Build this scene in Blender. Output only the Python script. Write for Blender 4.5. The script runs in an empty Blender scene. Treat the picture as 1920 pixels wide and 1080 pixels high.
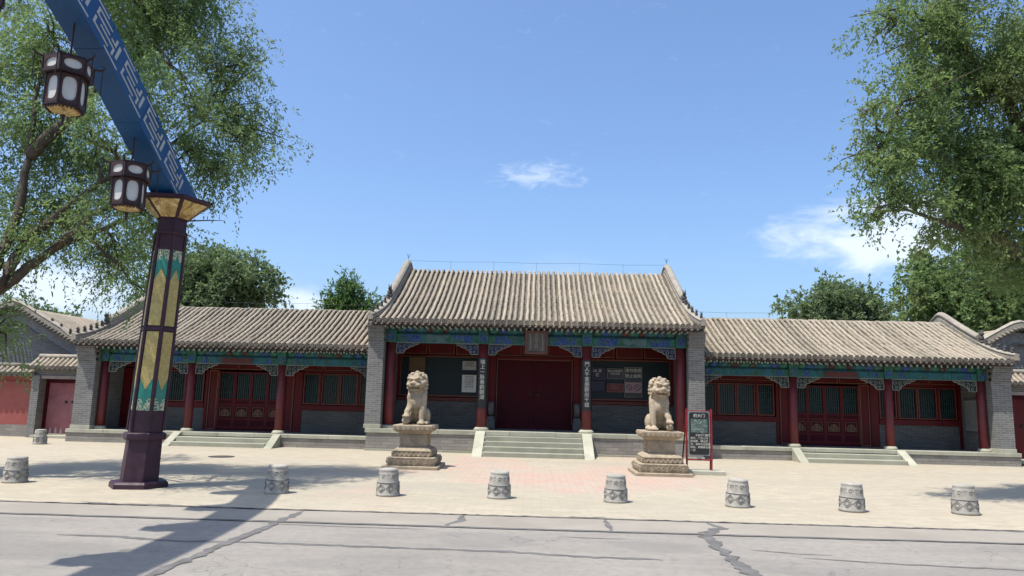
import bpy, math, random
import numpy as np
from mathutils import Vector, Matrix
random.seed(7); RNG = np.random.default_rng(11)
S = bpy.context.scene
COL = S.collection

# ---------------------------------------------------------------- camera
F_PX, PITCH, ROLL, YAW = 1381.0, .1512, .0244, .0333
fw = Vector((-math.sin(YAW)*math.cos(PITCH), math.cos(YAW)*math.cos(PITCH), math.sin(PITCH)))
rt = Vector((math.cos(YAW), math.sin(YAW), 0)); up = rt.cross(fw)
rt2 = rt*math.cos(ROLL)+up*math.sin(ROLL); up2 = up*math.cos(ROLL)-rt*math.sin(ROLL)
cam = bpy.data.cameras.new('camera'); cam.sensor_width = 36; cam.lens = F_PX/1920*36
cam.clip_start = .05; cam.clip_end = 2000
camo = bpy.data.objects.new('camera', cam); COL.objects.link(camo)
M = Matrix((rt2, up2, -fw)).transposed().to_4x4(); M.translation = Vector((0, 0, 1.7))
camo.matrix_world = M; S.camera = camo

# ---------------------------------------------------------------- sun, sky, exposure
SUN_DIR = Vector((.335, .239, -1)).normalized()
sun = bpy.data.lights.new('sun', 'SUN'); sun.energy = 3.7; sun.angle = math.radians(.55); sun.color = (1, .955, .88)
suno = bpy.data.objects.new('sun', sun); COL.objects.link(suno); suno.location = (-20, -14, 60)
suno.rotation_euler = SUN_DIR.to_track_quat('-Z', 'Y').to_euler()
W = bpy.data.worlds.new('World'); S.world = W; W.use_nodes = True
S.view_settings.view_transform = 'Standard'; S.view_settings.look = 'None'
S.view_settings.exposure = .8; S.view_settings.gamma = 1
S.cycles.max_bounces = 4; S.cycles.diffuse_bounces = 3; S.cycles.glossy_bounces = 2; S.cycles.transmission_bounces = 2
def world():
    nt = W.node_tree; N = nt.nodes; L = nt.links; N.clear()
    out = N.new('ShaderNodeOutputWorld'); bg = N.new('ShaderNodeBackground')
    sky = N.new('ShaderNodeTexSky'); sky.sky_type = 'NISHITA'; sky.sun_disc = False
    sky.sun_elevation = math.asin(-SUN_DIR.z); sky.sun_rotation = math.atan2(-SUN_DIR.x, -SUN_DIR.y)
    sky.air_density = 1.05; sky.dust_density = 2.5; sky.ozone_density = 8.0; sky.altitude = 0
    tc = N.new('ShaderNodeTexCoord')
    def math_(op, a, b=None, clamp=False):
        n = N.new('ShaderNodeMath'); n.operation = op; n.use_clamp = clamp
        for i, v in enumerate((a, b)):
            if v is None: continue
            if hasattr(v, 'is_linked'): L.new(v, n.inputs[i])
            else: n.inputs[i].default_value = v
        return n.outputs[0]
    mp = N.new('ShaderNodeMapping'); mp.inputs['Scale'].default_value = (1, 1, 2.6); L.new(tc.outputs['Generated'], mp.inputs[0])
    def noise(scale, det, rough, dist=0):
        n = N.new('ShaderNodeTexNoise'); n.inputs['Scale'].default_value = scale; n.inputs['Detail'].default_value = det
        n.inputs['Roughness'].default_value = rough; n.inputs['Distortion'].default_value = dist
        L.new(mp.outputs[0], n.inputs['Vector']); return n.outputs[0]
    n1 = noise(9, 9, .62, .4); n2 = noise(34, 8, .65, .6); n3 = noise(3.2, 5, .55)
    def patch(c, r):     # soft ellipsoidal patch round a sky direction
        m = N.new('ShaderNodeMapping'); m.vector_type = 'POINT'
        m.inputs['Location'].default_value = tuple(-c[i]/r[i] for i in range(3)); m.inputs['Scale'].default_value = tuple(1/v for v in r)
        L.new(tc.outputs['Generated'], m.inputs[0])
        v = N.new('ShaderNodeVectorMath'); v.operation = 'LENGTH'; L.new(m.outputs[0], v.inputs[0])
        return math_('SUBTRACT', 1.0, v.outputs[1], True)
    def ramp(x, lo, hi):
        r = N.new('ShaderNodeMapRange'); r.interpolation_type = 'SMOOTHSTEP'
        r.inputs[1].default_value = lo; r.inputs[2].default_value = hi; L.new(x, r.inputs[0]); return r.outputs[0]
    wisp = patch(*WISP); big = patch(*BIG)
    w = math_('MULTIPLY', ramp(math_('ADD', math_('MULTIPLY', wisp, .5), n2), .60, 1.05), .42)
    b = math_('MULTIPLY', ramp(math_('ADD', math_('MULTIPLY', big, .75), n1), .72, 1.12), .8)
    # scattered low cloud all round the horizon
    sx = N.new('ShaderNodeSeparateXYZ'); L.new(tc.outputs['Generated'], sx.inputs[0])
    low = math_('MULTIPLY', ramp(sx.outputs[2], .0, .10), math_('SUBTRACT', 1.0, ramp(sx.outputs[2], .10, .22)))
    lowc = math_('MULTIPLY', math_('MULTIPLY', ramp(n3, .52, .74), ramp(n1, .36, .66)), math_('MULTIPLY', low, .45))
    hz = math_('MULTIPLY', ramp(math_('ADD', math_('MULTIPLY', math_('MAXIMUM', patch(*HAZ1), patch(*HAZ2)), .7), n1), .70, 1.2), .7)
    tot = math_('MAXIMUM', math_('MAXIMUM', math_('MAXIMUM', w, b), hz), lowc)
    mix = N.new('ShaderNodeMix'); mix.data_type = 'RGBA'
    L.new(tot, mix.inputs['Factor']); L.new(sky.outputs[0], mix.inputs['A']); mix.inputs['B'].default_value = (4.6, 5.0, 5.6, 1)
    L.new(mix.outputs['Result'], bg.inputs[0]); bg.inputs[1].default_value = .132
    L.new(bg.outputs[0], out.inputs[0])
WISP = ((0.0, .952, .297), (.085, .1, .028))
BIG = ((.422, .884, .203), (.20, .19, .085))
HAZ1 = ((-.555, .82, .120), (.22, .22, .075))
HAZ2 = ((-.30, .945, .115), (.09, .1, .05))
world()

# ---------------------------------------------------------------- helpers
def tag(o, label=None, cat=None, group=None, kind=None):
    if label: o['label'] = label
    if cat: o['category'] = cat
    if group: o['group'] = group
    if kind: o['kind'] = kind
    return o
def thing(name, label, cat, loc=(0, 0, 0), rz=0, group=None):
    o = bpy.data.objects.new(name, None); COL.objects.link(o); o.empty_display_size = .2
    o.location = loc; o.rotation_euler = (0, 0, rz); return tag(o, label, cat, group)
def put(name, me, parent=None, loc=(0, 0, 0), rot=(0, 0, 0), scale=(1, 1, 1)):
    o = bpy.data.objects.new(name, me); COL.objects.link(o); o.parent = parent
    o.location = loc; o.rotation_euler = rot; o.scale = scale; return o
def box_uv(me):
    n = len(me.polygons)
    if not n: return
    nor = np.empty(n*3, np.float32); me.polygons.foreach_get('normal', nor); nor = np.abs(nor.reshape(-1, 3))
    lt = np.empty(n, np.int32); me.polygons.foreach_get('loop_total', lt)
    vi = np.empty(len(me.loops), np.int32); me.loops.foreach_get('vertex_index', vi)
    co = np.empty(len(me.vertices)*3, np.float32); me.vertices.foreach_get('co', co); co = co.reshape(-1, 3)[vi]
    ax = np.repeat(nor.argmax(1), lt)
    uv = np.where((ax == 0)[:, None], co[:, [1, 2]], np.where((ax == 1)[:, None], co[:, [0, 2]], co[:, [0, 1]]))
    l = me.uv_layers.new(name='UVMap'); l.data.foreach_set('uv', uv.astype(np.float32).ravel())
class MB:
    def __init__(s): s.v = []; s.f = []; s.m = []
    def poly(s, pts, mi=0):
        b = len(s.v); s.v += [tuple(p) for p in pts]; s.f.append(tuple(range(b, b+len(pts)))); s.m.append(mi); return s
    def box(s, x0, x1, y0, y1, z0, z1, mi=0):
        if x0 > x1: x0, x1 = x1, x0
        b = len(s.v); s.v += [(x, y, z) for z in (z0, z1) for y in (y0, y1) for x in (x0, x1)]
        for q in ((0, 2, 3, 1), (4, 5, 7, 6), (0, 1, 5, 4), (2, 6, 7, 3), (0, 4, 6, 2), (1, 3, 7, 5)):
            s.f.append(tuple(b+i for i in q)); s.m.append(mi)
        return s
    def loft(s, rings, closed=True, cap=True, mi=0):
        n = len(rings[0]); b = len(s.v)
        for r in rings: s.v += [tuple(p) for p in r]
        for i in range(len(rings)-1):
            for j in range(n if closed else n-1):
                k = (j+1) % n
                s.f.append((b+i*n+j, b+i*n+k, b+(i+1)*n+k, b+(i+1)*n+j)); s.m.append(mi)
        if cap and closed:
            s.f.append(tuple(b+j for j in reversed(range(n)))); s.m.append(mi)
            e = b+(len(rings)-1)*n; s.f.append(tuple(e+j for j in range(n))); s.m.append(mi)
        return s
    def prism(s, pts, a, b, axis='z', mi=0):      # polygon extruded along an axis
        f = {'z': lambda p, t: (p[0], p[1], t), 'y': lambda p, t: (p[0], t, p[1]), 'x': lambda p, t: (t, p[0], p[1])}[axis]
        return s.loft([[f(p, a) for p in pts], [f(p, b) for p in pts]], mi=mi)
    def lathe(s, prof, n=16, c=(0, 0), mi=0, ph=0, cap=True):
        return s.loft([[(c[0]+r*math.cos(ph+2*math.pi*j/n), c[1]+r*math.sin(ph+2*math.pi*j/n), z) for j in range(n)] for r, z in prof], mi=mi, cap=cap)
    def tube(s, pts, rad, n=6, mi=0, cap=True):
        pts = [Vector(p) for p in pts]; rr = rad if hasattr(rad, '__len__') else [rad]*len(pts); rings = []
        for i, p in enumerate(pts):
            t = (pts[min(i+1, len(pts)-1)]-pts[max(i-1, 0)]).normalized()
            a = t.cross(Vector((0, 0, 1)) if abs(t.z) < .95 else Vector((1, 0, 0))).normalized(); b = t.cross(a)
            rings.append([p+(a*math.cos(2*math.pi*j/n)+b*math.sin(2*math.pi*j/n))*rr[i] for j in range(n)])
        return s.loft(rings, mi=mi, cap=cap)
    def ell(s, c, r, rot=None, nu=12, nv=8, mi=0):
        rings = []
        for i in range(1, nv):
            th = math.pi*i/nv
            ring = [Vector((r[0]*math.sin(th)*math.cos(2*math.pi*j/nu), r[1]*math.sin(th)*math.sin(2*math.pi*j/nu), -r[2]*math.cos(th))) for j in range(nu)]
            if rot is not None: ring = [rot @ p for p in ring]
            rings.append([p+Vector(c) for p in ring])
        return s.loft(rings, mi=mi)
    def ribbon(s, pts, w, y0, y1, mi=0, close=False):   # flat line of width w in the xz plane, from y0 to y1
        P = [Vector((p[0], p[1])) for p in pts]; n = len(P); L_, R_ = [], []
        for i in range(n):
            a = P[(i-1) % n] if (close or i) else P[i]; b = P[(i+1) % n] if (close or i < n-1) else P[i]
            t = (b-a); t = t.normalized() if t.length > 1e-9 else Vector((1, 0)); nn = Vector((-t.y, t.x))*w/2
            L_.append(P[i]+nn); R_.append(P[i]-nn)
        rings = [[(l.x, y0, l.y), (r.x, y0, r.y), (r.x, y1, r.y), (l.x, y1, l.y)] for l, r in zip(L_, R_)]
        if close: rings.append(rings[0])
        return s.loft(rings, mi=mi, cap=not close)
    def tf(s, fn, start=0): s.v[start:] = [tuple(fn(Vector(p))) for p in s.v[start:]]; return s
    def mesh(s, name, mats, smooth=False):
        me = bpy.data.meshes.new(name); me.from_pydata(s.v, [], s.f)
        mats = mats if isinstance(mats, (list, tuple)) else [mats]
        for m in mats: me.materials.append(m)
        if len(mats) > 1: me.polygons.foreach_set('material_index', s.m)
        if smooth: me.polygons.foreach_set('use_smooth', [True]*len(me.polygons))
        me.update(); box_uv(me); return me
    def build(s, name, mats, parent=None, loc=(0, 0, 0), smooth=False, bevel=0, rot=(0, 0, 0)):
        o = put(name, s.mesh(name, mats, smooth), parent, loc, rot)
        if bevel:
            b = o.modifiers.new('bevel', 'BEVEL'); b.width = bevel; b.segments = 2; b.limit_method = 'ANGLE'; b.angle_limit = .6
        return o
def copy_tree(o, parent=None):
    c = o.copy(); COL.objects.link(c); c.parent = parent
    for ch in list(o.children): copy_tree(ch, c)
    return c
def box(name, mat_, parent, *b, bevel=0): return MB().box(*b).build(name, mat_, parent, bevel=bevel)

# ---------------------------------------------------------------- materials
MATS = {}
class NT:
    def __init__(s, name):
        s.m = bpy.data.materials.new(name); s.m.use_nodes = True; s.t = s.m.node_tree; s.N = s.t.nodes; s.L = s.t.links
        s.b = s.N['Principled BSDF']; MATS[name] = s.m
    def n(s, typ, **kw):
        o = s.N.new(typ)
        for k, v in kw.items(): setattr(o, k, v)
        return o
    def lk(s, a, b): s.L.new(a, b)
    def val(s, sock, v):
        if hasattr(v, 'is_linked'): s.lk(v, sock)
        else: sock.default_value = v
    def math(s, op, a, b=None, clamp=False):
        o = s.n('ShaderNodeMath', operation=op, use_clamp=clamp); s.val(o.inputs[0], a)
        if b is not None: s.val(o.inputs[1], b)
        return o.outputs[0]
    def noise(s, vec, scale, det=4, rough=.55, dist=0):
        o = s.n('ShaderNodeTexNoise'); o.inputs['Scale'].default_value = scale; o.inputs['Detail'].default_value = det
        o.inputs['Roughness'].default_value = rough; o.inputs['Distortion'].default_value = dist; s.lk(vec, o.inputs['Vector']); return o.outputs[0]
    def rng(s, x, a, b, c=0., d=1.):
        o = s.n('ShaderNodeMapRange'); s.lk(x, o.inputs[0])
        for i, v in enumerate((a, b, c, d)): o.inputs[i+1].default_value = v
        return o.outputs[0]
    def mix(s, f, a, b, blend='MIX'):
        o = s.n('ShaderNodeMix', data_type='RGBA', blend_type=blend); s.val(o.inputs['Factor'], f)
        for k, v in (('A', a), ('B', b)):
            if isinstance(v, tuple): o.inputs[k].default_value = (*v[:3], 1)
            else: s.lk(v, o.inputs[k])
        return o.outputs['Result']
    def mapv(s, vec, scale=(1, 1, 1), loc=(0, 0, 0), rot=(0, 0, 0)):
        o = s.n('ShaderNodeMapping'); o.inputs['Scale'].default_value = scale; o.inputs['Location'].default_value = loc
        o.inputs['Rotation'].default_value = rot; s.lk(vec, o.inputs[0]); return o.outputs[0]
    def pos(s): return s.n('ShaderNodeNewGeometry').outputs['Position']
    def uv(s): return s.n('ShaderNodeTexCoord').outputs['UV']
    def obj(s): return s.n('ShaderNodeTexCoord').outputs['Object']
    def rand(s): return s.n('ShaderNodeObjectInfo').outputs['Random']
    def bump(s, h, strength=.3, dist=.01):
        o = s.n('ShaderNodeBump'); o.inputs['Strength'].default_value = strength; o.inputs['Distance'].default_value = dist
        s.lk(h, o.inputs['Height']); s.lk(o.outputs[0], s.b.inputs['Normal'])
    def fin(s, col, rough=.8, spec=.3, metal=0):
        if isinstance(col, tuple): s.b.inputs['Base Color'].default_value = (*col[:3], 1)
        else: s.lk(col, s.b.inputs['Base Color'])
        s.val(s.b.inputs['Roughness'], rough); s.b.inputs['Specular IOR Level'].default_value = spec; s.b.inputs['Metallic'].default_value = metal
        return s.m
def mul(c, k): return tuple(min(1, v*k) for v in c)
def plain(name, c, rough=.7, var=.25, scale=5, bump=.15, bscale=60, spec=.3, objvar=0, dirt=None, dirt_amt=.4, metal=0):
    t = NT(name); p = t.pos()
    n1 = t.noise(p, scale, 6, .6); n2 = t.noise(p, bscale, 4, .6)
    col = t.mix(t.rng(n1, .3, .7), mul(c, 1-var), mul(c, 1+var))
    col = t.mix(t.rng(n2, .35, .75, 0, .35), col, mul(c, .6))
    if dirt: col = t.mix(t.rng(t.noise(p, scale*.45, 7, .65, .5), .48, .72, 0, dirt_amt), col, dirt)
    if objvar:
        col = t.mix(objvar, col, t.mix(t.rand(), mul(c, .45), mul(c, 1.6)))
    if bump: t.bump(n2, bump, .01)
    return t.fin(col, t.rng(n1, .3, .7, rough-.08, min(1, rough+.08)), spec, metal)
def brick(name, c1, c2, mortar, bw=.27, rh=.068, ms=.007, off=.5, bump=.5, stain=(.08, .08, .08), stain_amt=.35, rough=.9):
    t = NT(name); b = t.n('ShaderNodeTexBrick'); p = t.pos()
    w = t.n('ShaderNodeVectorMath', operation='ADD'); u = t.uv(); t.lk(u, w.inputs[0])
    j = t.n('ShaderNodeVectorMath', operation='SCALE'); nn = t.n('ShaderNodeTexNoise'); nn.inputs['Scale'].default_value = 9; t.lk(p, nn.inputs['Vector'])
    t.lk(nn.outputs['Color'], j.inputs[0]); j.inputs['Scale'].default_value = .012; t.lk(j.outputs[0], w.inputs[1])
    t.lk(w.outputs[0], b.inputs['Vector']); b.offset = off
    b.inputs['Color1'].default_value = (*c1, 1); b.inputs['Color2'].default_value = (*c2, 1); b.inputs['Mortar'].default_value = (*mortar, 1)
    b.inputs['Scale'].default_value = 1; b.inputs['Mortar Size'].default_value = ms; b.inputs['Brick Width'].default_value = bw
    b.inputs['Row Height'].default_value = rh; b.inputs['Mortar Smooth'].default_value = .3; b.inputs['Bias'].default_value = 0
    n1 = t.noise(p, 1.6, 7, .62, .3); n2 = t.noise(p, 30, 4, .6)
    col = t.mix(t.rng(n1, .42, .75, 0, stain_amt), b.outputs['Color'], stain)
    col = t.mix(t.rng(n2, .3, .75, 0, .4), col, mul(c1, .62))
    h = t.math('ADD', t.math('MULTIPLY', b.outputs['Fac'], -1.0), t.math('MULTIPLY', n2, .5))
    t.bump(h, bump, .008); return t.fin(col, rough, .2)
GREYBRICK = brick('grey_brick', (.20, .193, .18), (.13, .128, .122), (.30, .295, .28), stain=(.085, .082, .075))
DARKBRICK = brick('dado_brick', (.135, .13, .12), (.085, .082, .078), (.21, .205, .19), stain=(.045, .045, .043))
BASEBRICK = brick('platform_brick', (.30, .275, .235), (.22, .20, .18), (.15, .14, .125), bw=.42, rh=.10, stain=(.14, .125, .10), stain_amt=.5)
STONE = plain('pale_stone', (.36, .35, .27), .85, .22, 2.2, .35, 45, dirt=(.24, .25, .19), objvar=.16)
STEPSTONE = plain('step_stone', (.30, .295, .225), .85, .22, 1.6, .35, 45, dirt=(.20, .185, .14), objvar=.2)
DARKSTONE = plain('dark_stone', (.13, .13, .125), .8, .25, 6, .3, 60)
LIONSTONE = plain('lion_stone', (.34, .275, .19), .85, .25, 6, .5, 55, dirt=(.21, .175, .12), dirt_amt=.6)
PLATFLOOR = plain('floor_stone', (.16, .16, .155), .8, .2, 2, .2, 50)
RED = plain('red_lacquer', (.105, .009, .011), .5, .3, 3, .05, 30, spec=.2, dirt=(.10, .02, .02))
COLRED = plain('column_red', (.115, .015, .018), .5, .3, 2.2, .06, 30, spec=.4, dirt=(.15, .04, .032))
DOORRED = plain('door_red', (.060, .0055, .011), .55, .3, 2.5, .05, 30, spec=.12)
FRAMERED = plain('frame_red', (.105, .009, .012), .5, .25, 3, .04, 40, spec=.2)
GATEDOOR = plain('faded_door_red', (.27, .10, .11), .7, .25, 2, .15, 40, dirt=(.36, .22, .21))
GILT = plain('gilt', (.21, .135, .06), .45, .35, 20, .1, 80, spec=.5)
PALELINE = plain('pale_paint_line', (.24, .25, .21), .6, .3, 20, .1, 80)
TEALBAR = plain('teal_lattice', (.018, .050, .050), .6, .3, 10, .05, 60)
DARKGLASS = plain('dark_pane', (.010, .016, .020), .25, .3, 3, 0, 30, spec=.5)
DARKTEAL = plain('dark_teal_board', (.006, .017, .022), .5, .3, 2, .05, 30)
TIMBER = plain('dark_timber', (.05, .03, .025), .7, .3, 6, .1, 40)
RAFTGREEN = plain('rafter_green', (.016, .09, .085), .6, .3, 8, .05, 40)
RAFTEND = plain('rafter_end', (.30, .32, .27), .6, .45, 30, .05, 40, objvar=.3)
EAVEBOARD = plain('eave_board', (.30, .24, .16), .75, .3, 8, .1, 50)
WHITE = plain('white_board', (.62, .62, .60), .6, .08, 4, 0, 30)
BLACKBOARD = plain('black_board', (.012, .012, .013), .4, .3, 3, 0, 30, spec=.5)
NAVY = plain('navy_board', (.02, .02, .05), .4, .3, 3, 0, 30)
MAROON = plain('maroon_board', (.13, .03, .035), .5, .3, 3, 0, 30)
LETTER = plain('pale_letter', (.60, .58, .50), .6, .12, 10, 0, 40)
BROWNBOARD = plain('brown_board', (.13, .08, .04), .6, .3, 4, .05, 30)
METAL = plain('grey_metal', (.30, .30, .31), .4, .15, 5, .03, 40, spec=.5, metal=.6)
SIGNRED = plain('sign_red', (.22, .012, .018), .4, .2, 4, .03, 40, spec=.5)
SIGNBLACK = plain('sign_black', (.010, .011, .012), .35, .2, 3, 0, 30, spec=.5)
SIGNGREEN = plain('sign_map', (.09, .13, .115), .5, .7, 18, 0, 50)
WALLRED = plain('wall_red', (.30, .088, .075), .9, .14, 1.1, .2, 40, dirt=(.40, .16, .12), dirt_amt=.5)
WIRE = plain('black_wire', (.02, .02, .022), .6, .1, 3, 0)
def tile_mat(name, c, objvar):
    t = NT(name); p = t.pos()
    big = t.noise(p, .55, 6, .62, .3); mid = t.noise(p, 7, 6, .62); fine = t.noise(p, 55, 4, .6)
    col = t.mix(t.rng(mid, .32, .7), mul(c, .72), mul(c, 1.28))
    col = t.mix(t.rng(big, .52, .70, 0, .5), col, (.40, .29, .235))
    col = t.mix(t.rng(t.noise(p, 1.1, 7, .66, .6), .54, .70, 0, .55), col, (.38, .345, .20))
    col = t.mix(t.rng(fine, .38, .7, 0, .5), col, mul(c, .55))
    sk = t.noise(t.mapv(p, (4.5, .35, .35)), 1.3, 6, .68); col = t.mix(t.rng(sk, .50, .72, 0, .6), col, mul(c, .48))
    lm = t.noise(p, 16, 5, .7); col = t.mix(t.rng(lm, .60, .72, 0, .6), col, mul(c, 1.6))
    col = t.mix(objvar, col, t.mix(t.rand(), mul(c, .6), mul(c, 1.4)))
    t.bump(fine, .5, .012); return t.fin(col, .9, .2)
TILE = tile_mat('roof_tile', (.305, .262, .198), .38)
TILEEND = tile_mat('eave_end_tile', (.135, .120, .10), .45)  # darker copy of the tile tone; shade at the eave is put into the colour
TILEBED = tile_mat('pan_tile', (.105, .09, .068), .1)  # trough dirt, plus shade between the tile rows put into the colour
RIDGE = tile_mat('ridge_tile', (.30, .27, .22), .15)
BEAST = plain('ridge_figure_clay', (.075, .072, .068), .85, .3, 9, .3, 60)
def paint(name, c, line, scale, amt, w=.10):
    """painted timber: flat colour with fine scrolled line work"""
    t = NT(name); p = t.pos(); q = t.mapv(p, (1, .2, 1))
    v = t.n('ShaderNodeTexVoronoi', feature='DISTANCE_TO_EDGE'); v.inputs['Scale'].default_value = scale; t.lk(q, v.inputs['Vector'])
    f1 = t.n('ShaderNodeTexVoronoi', feature='F1'); f1.inputs['Scale'].default_value = scale; t.lk(q, f1.inputs['Vector'])
    ring = t.math('PINGPONG', f1.outputs['Distance'], .16)
    m = t.math('MAXIMUM', t.math('LESS_THAN', v.outputs['Distance'], w*.5), t.math('LESS_THAN', ring, w*.22))
    sp = t.n('ShaderNodeSeparateColor'); t.lk(f1.outputs['Color'], sp.inputs[0])
    col = t.mix(t.rng(sp.outputs[0], 0, 1, 0, .75), mul(c, 1.25), mul(c, .55))
    col = t.mix(t.math('GREATER_THAN', sp.outputs[1], .80), col, (.018, .075, .055))
    col = t.mix(t.math('MULTIPLY', m, amt), col, line)
    return t.fin(col, .6, .3)
PBLUE = paint('painted_blue', (.008, .045, .20), (.13, .17, .19), 8, .45)
PTEAL = paint('painted_teal', (.009, .092, .125), (.08, .13, .13), 7, .4)
PGREEN = paint('painted_green', (.012, .105, .085), (.11, .15, .10), 8, .4)
PPALE = paint('painted_cartouche', (.055, .115, .125), (.12, .16, .16), 6, .4)
PRED = paint('painted_red', (.06, .016, .02), (.13, .09, .05), 9, .35)

# ---------------------------------------------------------------- ground, road, plaza
def mat_ground():
    t = NT('asphalt'); p = t.pos()
    n = t.noise(p, 110, 5, .7); b = t.noise(p, .35, 6, .6); m = t.noise(t.mapv(p, (.35, 2.6, 1)), 1.1, 8, .68, .4); sp = t.noise(p, 330, 2, .5); md = t.noise(p, 9, 7, .72); pt = t.noise(t.mapv(p, (.6, 1.0, 1), (5, 2, 0)), .55, 3, .4)
    col = t.mix(t.rng(b, .35, .65), (.248, .226, .193), (.332, .303, .258))
    col = t.mix(t.rng(m, .42, .72, 0, .8), col, (.385, .348, .296))
    col = t.mix(t.rng(md, .44, .70, 0, .65), col, (.185, .175, .157))
    col = t.mix(t.rng(pt, .55, .58, 0, .42), col, (.185, .182, .168))
    col = t.mix(t.rng(n, .40, .60, 0, .60), col, (.15, .142, .128))
    col = t.mix(t.rng(sp, .56, .68, 0, .65), col, (.46, .42, .37))
    v = t.n('ShaderNodeTexVoronoi', feature='DISTANCE_TO_EDGE'); v.inputs['Scale'].default_value = .9
    dv = t.n('ShaderNodeVectorMath', operation='ADD'); nd = t.n('ShaderNodeTexNoise'); nd.inputs['Scale'].default_value = 2.2; nd.inputs['Detail'].default_value = 6; t.lk(p, nd.inputs['Vector'])
    t.lk(p, dv.inputs[0]); t.lk(nd.outputs['Color'], dv.inputs[1]); t.lk(dv.outputs[0], v.inputs['Vector'])
    crk = t.math('MULTIPLY', t.math('LESS_THAN', v.outputs['Distance'], .006), t.rng(t.noise(p, .5, 3, .5), .5, .6))
    col = t.mix(t.math('MULTIPLY', crk, .6), col, (.10, .095, .088))
    t.bump(t.math('ADD', t.math('ADD', n, sp), t.math('MULTIPLY', crk, -2.0)), .7, .007); t.fin(col, .92, .2)
    t = NT('kerb_concrete'); p = t.pos(); n = t.noise(p, 90, 5, .65); b = t.noise(p, .8, 7, .62)
    col = t.mix(t.rng(b, .35, .7), (.245, .220, .182), (.315, .282, .232)); col = t.mix(t.rng(n, .45, .7, 0, .5), col, (.2, .185, .16))
    t.bump(n, .4, .006); t.fin(col, .9, .2)
    t = NT('plaza_paving'); p = t.pos(); u = t.mapv(p, (1, 1, 1), (0, 0, 0))
    b = t.n('ShaderNodeTexBrick'); b.offset = .5; t.lk(u, b.inputs['Vector'])
    b.inputs['Color1'].default_value = (.40, .35, .255, 1); b.inputs['Color2'].default_value = (.345, .30, .222, 1); b.inputs['Mortar'].default_value = (.31, .265, .20, 1)
    b.inputs['Scale'].default_value = 1; b.inputs['Mortar Size'].default_value = .006; b.inputs['Brick Width'].default_value = .30; b.inputs['Row Height'].default_value = .15; b.inputs['Mortar Smooth'].default_value = .4
    b2 = t.n('ShaderNodeTexBrick'); b2.offset = .5; t.lk(u, b2.inputs['Vector'])
    b2.inputs['Color1'].default_value = (.44, .275, .21, 1); b2.inputs['Color2'].default_value = (.40, .33, .26, 1); b2.inputs['Mortar'].default_value = (.25, .20, .155, 1)
    b2.inputs['Scale'].default_value = 1; b2.inputs['Mortar Size'].default_value = .006; b2.inputs['Brick Width'].default_value = .30; b2.inputs['Row Height'].default_value = .15; b2.inputs['Mortar Smooth'].default_value = .4
    big = t.noise(t.mapv(p, (1, .55, 1), (3, 1, 0)), .22, 4, .5); n = t.noise(p, 70, 5, .65); s = t.noise(t.mapv(p, (.45, 1.6, 1)), .7, 7, .65, .3); s2 = t.noise(p, 3.5, 6, .65)
    pv = t.mapv(p, (.22, .16, 0), (0, -2.75, 0)); ln = t.n('ShaderNodeVectorMath', operation='LENGTH'); t.lk(pv, ln.inputs[0])
    pk = t.math('ADD', t.math('MULTIPLY', ln.outputs['Value'], -.22), t.math('ADD', big, .13))
    col = t.mix(t.rng(pk, .46, .54), b.outputs['Color'], b2.outputs['Color'])
    col = t.mix(t.rng(s, .48, .72, 0, .55), col, (.36, .325, .26))
    col = t.mix(t.rng(s2, .50, .74, 0, .6), col, (.28, .245, .19))
    s3 = t.noise(t.mapv(p, (.25, .9, 1), (7, 3, 0)), .5, 8, .7, .6); col = t.mix(t.rng(s3, .48, .66, 0, .65), col, (.30, .275, .215))
    s4 = t.noise(p, 12, 6, .75); col = t.mix(t.rng(s4, .60, .70, 0, .5), col, (.22, .19, .15))
    col = t.mix(t.rng(n, .45, .75, 0, .35), col, (.25, .22, .18))
    t.bump(t.math('ADD', t.math('MULTIPLY', b.outputs['Fac'], -.8), t.math('MULTIPLY', n, .6)), .5, .006); t.fin(col, .9, .2)
    plain('soil', (.20, .17, .12), .95, .3, .8, .4, 30); plain('tar', (.125, .118, .11), .8, .3, 4, .4, 60, dirt=(.19, .18, .165))
mat_ground()
tag(MB().box(-500, 500, -500, 500, -1, -.03).build('ground', MATS['soil']), kind='structure')
road = tag(MB().poly([(-120, -14, 0), (120, -14, 0), (120, 10.22, 0), (-120, 10.22, 0)]).build('road', MATS['asphalt']), kind='structure')
def ragged(x0, x1, y, amp, step=.12):
    xs = np.arange(x0, x1, step); return [(x, y+amp*(math.sin(x*2.1)*.4+math.sin(x*.7+2)*.5)+random.uniform(-amp, amp)*.7) for x in xs]
edge1 = ragged(-60, 60, 11.23, .02)
tag(MB().poly([(p[0], 10.20, .004) for p in (edge1[0], edge1[-1])]+[(p[0], p[1], .004) for p in reversed(edge1)]).build('kerb_strip', MATS['kerb_concrete']), kind='structure')
edge2 = ragged(-60, 60, 11.31, .025)
plaza = tag(MB().poly([(p[0], p[1], .008) for p in edge2]+[(60, 60, .008), (-60, 60, .008)]).build('plaza', MATS['plaza_paving']), kind='structure')
def seal(pts, w, z=.0035, jit=.35, step=.10, parent=road):
    P = [Vector(p) for p in pts]; q = []
    for a, b in zip(P, P[1:]):
        n = max(2, int((b-a).length/step))
        q += [a.lerp(b, i/n) for i in range(n)]
    q.append(P[-1]); l, r = [], []
    for i, p in enumerate(q):
        t = (q[min(i+1, len(q)-1)]-q[max(i-1, 0)]).normalized(); nn = Vector((-t.y, t.x))
        o = nn*w*random.uniform(-.25, .25)*jit*2; e = min(1, .25+min(i, len(q)-1-i)*.25); ww = w*e
        l.append(p+o+nn*ww/2*random.uniform(1-jit, 1+jit)); r.append(p+o-nn*ww/2*random.uniform(1-jit, 1+jit))
    m = MB().loft([[(a.x, a.y, z), (b.x, b.y, z)] for a, b in zip(l, r)], closed=False); m.build('tar_seal', MATS['tar'], parent)
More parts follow.
